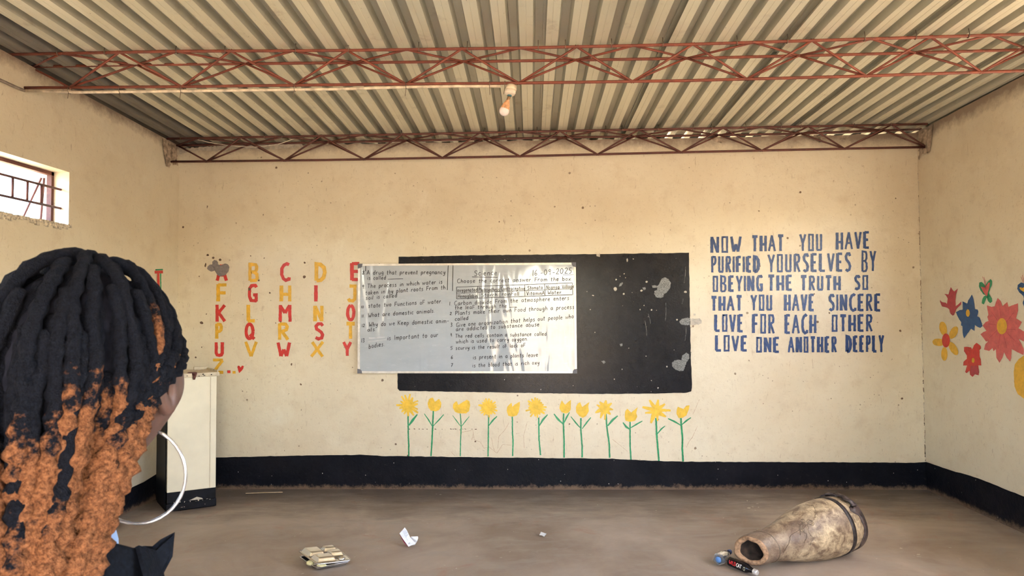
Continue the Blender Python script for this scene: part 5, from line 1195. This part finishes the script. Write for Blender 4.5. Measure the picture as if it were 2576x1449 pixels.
o = G().tube([cp(252, 1395, .80), cp(262, 1360, .81), cp(268, 1335, .82), cp(266, 1318, .835)], [.020, .016, .010, .004], 12).obj('shirt_collar', shirt, per, True, label='pale blue shirt collar')
# eyes, ears
eyem = simple('eye_white', (.75, .72, .68), .2, var=.02); iris = simple('iris', (.04, .02, .012), .15)
for s_ in (1, -1):
    c_e = Vector((.032*s_, .0715, .010)); g = G(); g.lathe([(-.012*math.cos(a), max(.0002, .012*math.sin(a))) for a in [math.pi*i/12 for i in range(13)]], HL(*(c_e*1.03)), fd, 20)
    e = g.obj('eye', eyem, per, True)
    G().lathe([(.0116, .0052), (.0124, .003), (.0126, .0002)], HL(*(c_e*1.03)), fd, 16).obj('iris', iris, e, True)
    g = G(); K = 14
    for i in range(K):
        a = math.pi*2*i/K; rr_ = 1
        for (kk, dx) in ((1.0, .002), (.93, .012), (.6, .010), (.25, .004)):
            g.v.append(HL(s_*(.075+dx), -.006+.016*kk*math.cos(a)-.004*math.sin(a), -.012+(.030 if math.sin(a) > 0 else .034)*kk*math.sin(a)))
    for i in range(K):
        for k in range(3): i2 = (i+1) % K; g.f.append((i*4+k, i*4+k+1, i2*4+k+1, i2*4+k))
    o = g.obj('ear', sk, per, True); o.modifiers.new('t', 'SOLIDIFY').thickness = .003; o.modifiers.new('s', 'SUBSURF').render_levels = 1
def onface(x, z, l=.0):
    X, Z = x/.0803, z/.1176; P = head_r(X, math.sqrt(max(0, 1-X*X-Z*Z)), Z); return HL(P[0], P[1]+l, P[2])
lipm = simple('lip', (.17, .055, .05), .4, var=.1); browm = simple('brow_hair', (.012, .010, .010), .8)
for z_, r_ in ((-.0475, .0042), (-.0535, .0052)):
    G().tube([onface(-.024+.048*i/10, z_+.0015*abs(i-5)/5-(.0012 if i == 5 and z_ > -.05 else 0)) for i in range(11)], [r_*max(.15, 1-((i-5)/5)**2*.85) for i in range(11)], 8).obj('lip', lipm, per, True)
for s_ in (1, -1):
    G().tube([onface(s_*(.014+.034*i/6), .030+.006*math.sin(i*.5), .0005) for i in range(7)], [.0022, .003, .0032, .003, .0026, .002, .001], 6).obj('eyebrow', browm, per, True)
    G().tube([onface(s_*(.018+.028*i/6), .0165+.0025*math.sin(math.pi*i/6), .004) for i in range(7)], [.0012, .003, .0036, .0038, .0036, .003, .0012], 6).obj('eyelid', sk, per, True)
# hoop earring
hy = .765; h0, hr = (345, 1195), 122
hoop = [onY(h0[0]+hr*math.cos(a)*1.0, h0[1]-hr*math.sin(a), hy+.012*math.cos(a)) for a in [math.radians(64-i*9) for i in range(0, 29)]]
hm, nt, bs = newmat('silver_hoop'); bs.inputs['Base Color'].default_value = (.62, .63, .68, 1); bs.inputs['Metallic'].default_value = .85; bs.inputs['Roughness'].default_value = .22
G().tube(hoop, .0019, 12).obj('hoop_earring', hm, per, True, label='large thin silver hoop earring')
# scalp hair under the braids
hb, nt, bs = newmat('scalp_hair'); n = N(nt); n.L(n.mix(n.ramp(n.noise(n.obj(), 60, 4), .3, .7), (.006, .007, .011), (.022, .022, .032)), bs.inputs['Base Color']); bs.inputs['Roughness'].default_value = .9; bs.inputs['Specular IOR Level'].default_value = .05
EX, EY, EZ = .088, .140, .146                  # half sizes of the hair mass, in the head's frame
def hairline(ph):  # polar angle reached by scalp hair, ph measured from the face direction
    a = abs((ph+math.pi) % (2*math.pi)-math.pi); return math.radians(60+(128-60)*min(1, max(0, (a-.5)/1.0)))
g = G(); NU, NV = 48, 26
for j in range(NV+1):
    for i in range(NU):
        ph = 2*math.pi*i/NU; th = hairline(ph)*j/NV; k = .92+.02*noise.noise(Vector((math.sin(ph)*3, math.cos(ph)*3, th*3)))
        k *= 1-.10*(j/NV)**6
        g.v.append(HL(EX*k*math.sin(th)*math.sin(ph), EY*k*math.sin(th)*math.cos(ph)-.036, EZ*k*math.cos(th)))
for j in range(NV):
    for i in range(NU): i2 = (i+1) % NU; g.f.append((j*NU+i, (j+1)*NU+i, (j+1)*NU+i2, j*NU+i2))
hair = g.obj('hair', hb, per, True, label='braided hair, black at the crown turning ginger at the ends')
br, nt, bs = newmat('braid_fibre'); n = N(nt); at = n('Attribute'); at.attribute_name = 'dye'; at.attribute_type = 'GEOMETRY'
f1 = n.noise(n.obj(), 240, 5, .75)
blk = n.mix(n.ramp(f1, .3, .7), (.0025, .003, .006), (.015, .018, .030)); org = n.mix(n.ramp(f1, .32, .68), (.075, .026, .012), (.52, .215, .095))
fac = n.ramp(n.math('ADD', at.outputs['Fac'], n.math('MULTIPLY', n.math('SUBTRACT', n.noise(n.obj(), 45, 4, .7), .5), 1.7)), .40, .60)
n.L(n.mix(fac, blk, org), bs.inputs['Base Color']); bs.inputs['Roughness'].default_value = .75; bs.inputs['Specular IOR Level'].default_value = .12
bs.inputs['Sheen Weight'].default_value = .0; bs.inputs['Sheen Roughness'].default_value = .5
n.bump(bs, n.math('ADD', f1, n.noise(n.scaled(n.obj(), (1, 1, 1)), 700, 2)), 1.0, .006)
rb = random.Random(11)
NAPE = onY(52, 1510, .66)
def braid(ph, th0, layer, ginger, rad=.0098, length=1.0):
    """root at azimuth ph from the face and polar angle th0; falls over the head, then is drawn back to the nape"""
    s_ = 1-.10*layer+(math.radians(40)-th0)*.035
    a = (ph+math.pi) % (2*math.pi)-math.pi; sg = 1 if a >= 0 else -1
    phe = sg*max(abs(a), math.radians(91)); pts = []
    th1 = math.radians(88+rb.uniform(-8, 10))
    wob = rb.uniform(0, 6)
    for i in range(13):
        f = i/12; th = th0+(th1-th0)*f; p_ = a+(phe-a)*f**1.7
        k = s_*(1+.012*math.sin(f*7+wob))
        pts.append(Vector((EX*k*math.sin(th)*math.sin(p_), EY*k*math.sin(th)*math.cos(p_)-.036, EZ*k*math.cos(th))))
    P0 = HL(*pts[-1]); out = (HL(math.sin(phe), math.cos(phe), 0)-HC)
    tang = (HL(*pts[-1])-HL(*pts[-2])).normalized()
    back = -fd
    sp_ = rb.uniform(-1, 1)
    tgt = NAPE + rd_*(math.sin(phe)*.038+rb.uniform(-.012, .012)) + back*(-.045*math.cos(phe)*-1)*0 + back*(-math.cos(phe)*.03) + Vector((0, 0, rb.uniform(-.05, .02))) + out*(.006*(1-layer*.5))
    c1_ = P0.lerp(tgt, .20)+tang*.022*(.7+.6*rb.random()); c2_ = P0.lerp(tgt, .68)+Vector((0, 0, .01))
    W_ = [HL(*p) for p in pts[:-1]]
    m_ = 24
    for i in range(m_+1):
        t = i/m_*length; W_.append(P0*(1-t)**3+c1_*3*t*(1-t)**2+c2_*3*t*t*(1-t)+tgt*t**3)
    # resample finely
    L_ = [0]
    for p, q_ in zip(W_, W_[1:]): L_.append(L_[-1]+(q_-p).length)
    step = .0042; res = []; d = 0; i = 0
    while d < L_[-1]:
        while L_[i+1] < d: i += 1
        f = (d-L_[i])/(L_[i+1]-L_[i]+1e-9); res.append(W_[i].lerp(W_[i+1], f)); d += step
    tw = rb.uniform(0, 3); pit = .022*rb.uniform(.85, 1.2)
    R_ = []; dye = []
    for i, p in enumerate(res):
        d = i*step; res[i] = p+Vector((noise.noise(Vector((d*16, wob, 0))), noise.noise(Vector((d*16, wob, 5))), noise.noise(Vector((d*16, wob, 9)))))*.0042
        bead = abs(math.sin(math.pi*(d/pit+tw))); low = min(1, max(0, (d-.10)/.12))
        R_.append(rad*((1-.12*(1-low))*(.80-.14*low+(.10+.40*low)*bead)+.10*noise.noise(Vector((d*70, wob, 3)))))
        dye.append(max(0, min(1, .5+(d-ginger)*9)))
    R_[0] *= .5; R_[-1] *= .4
    g = G().tube(res, R_, 8, True, Vector((.3, .2, 1)), (.12, step/pit*math.pi))
    for i in range(len(res)):
        low = min(1, max(0, (i*step-.08)/.12))
        for k in range(8):
            v = g.v[i*8+k]; q_ = v*150; g.v[i*8+k] = v+(v-res[i]).normalized()*((.0007+.0020*low)*noise.noise(q_)+(.0005+.0008*low)*noise.noise(q_*2.7))
    o = g.obj('braid', br, hair, True)
    at_ = o.data.attributes.new('dye', 'FLOAT', 'POINT'); at_.data.foreach_set('value', [dye[i//8] for i in range(len(g.v))])
    return o
nb = 0; gi_ = 0
for layer, rings_ in ((0, ((8, 6), (24, 10), (42, 13), (64, 14))), (1, ((30, 15), (58, 21), (80, 10)))):
    for thd, cnt in rings_:
        for i in range(cnt):
            gi_ += 1; ph = gi_*2.39996+layer*.09+rb.uniform(-.03, .03)
            a = abs((ph+math.pi) % (2*math.pi)-math.pi)
            if thd > 50 and a < math.radians(62): continue
            th = math.radians(thd+rb.uniform(-5, 5))
            if th > hairline(ph): continue
            gl = rb.choice((.23, .26, .28, .21, .30, .33)) - math.radians(thd)*.10
            if rb.random() < .13: gl -= .10
            if rb.random() < .06: gl += .15
            braid(ph, th, layer, max(.04, gl), rb.uniform(.0088, .0109)); nb += 1
print('braids', nb)
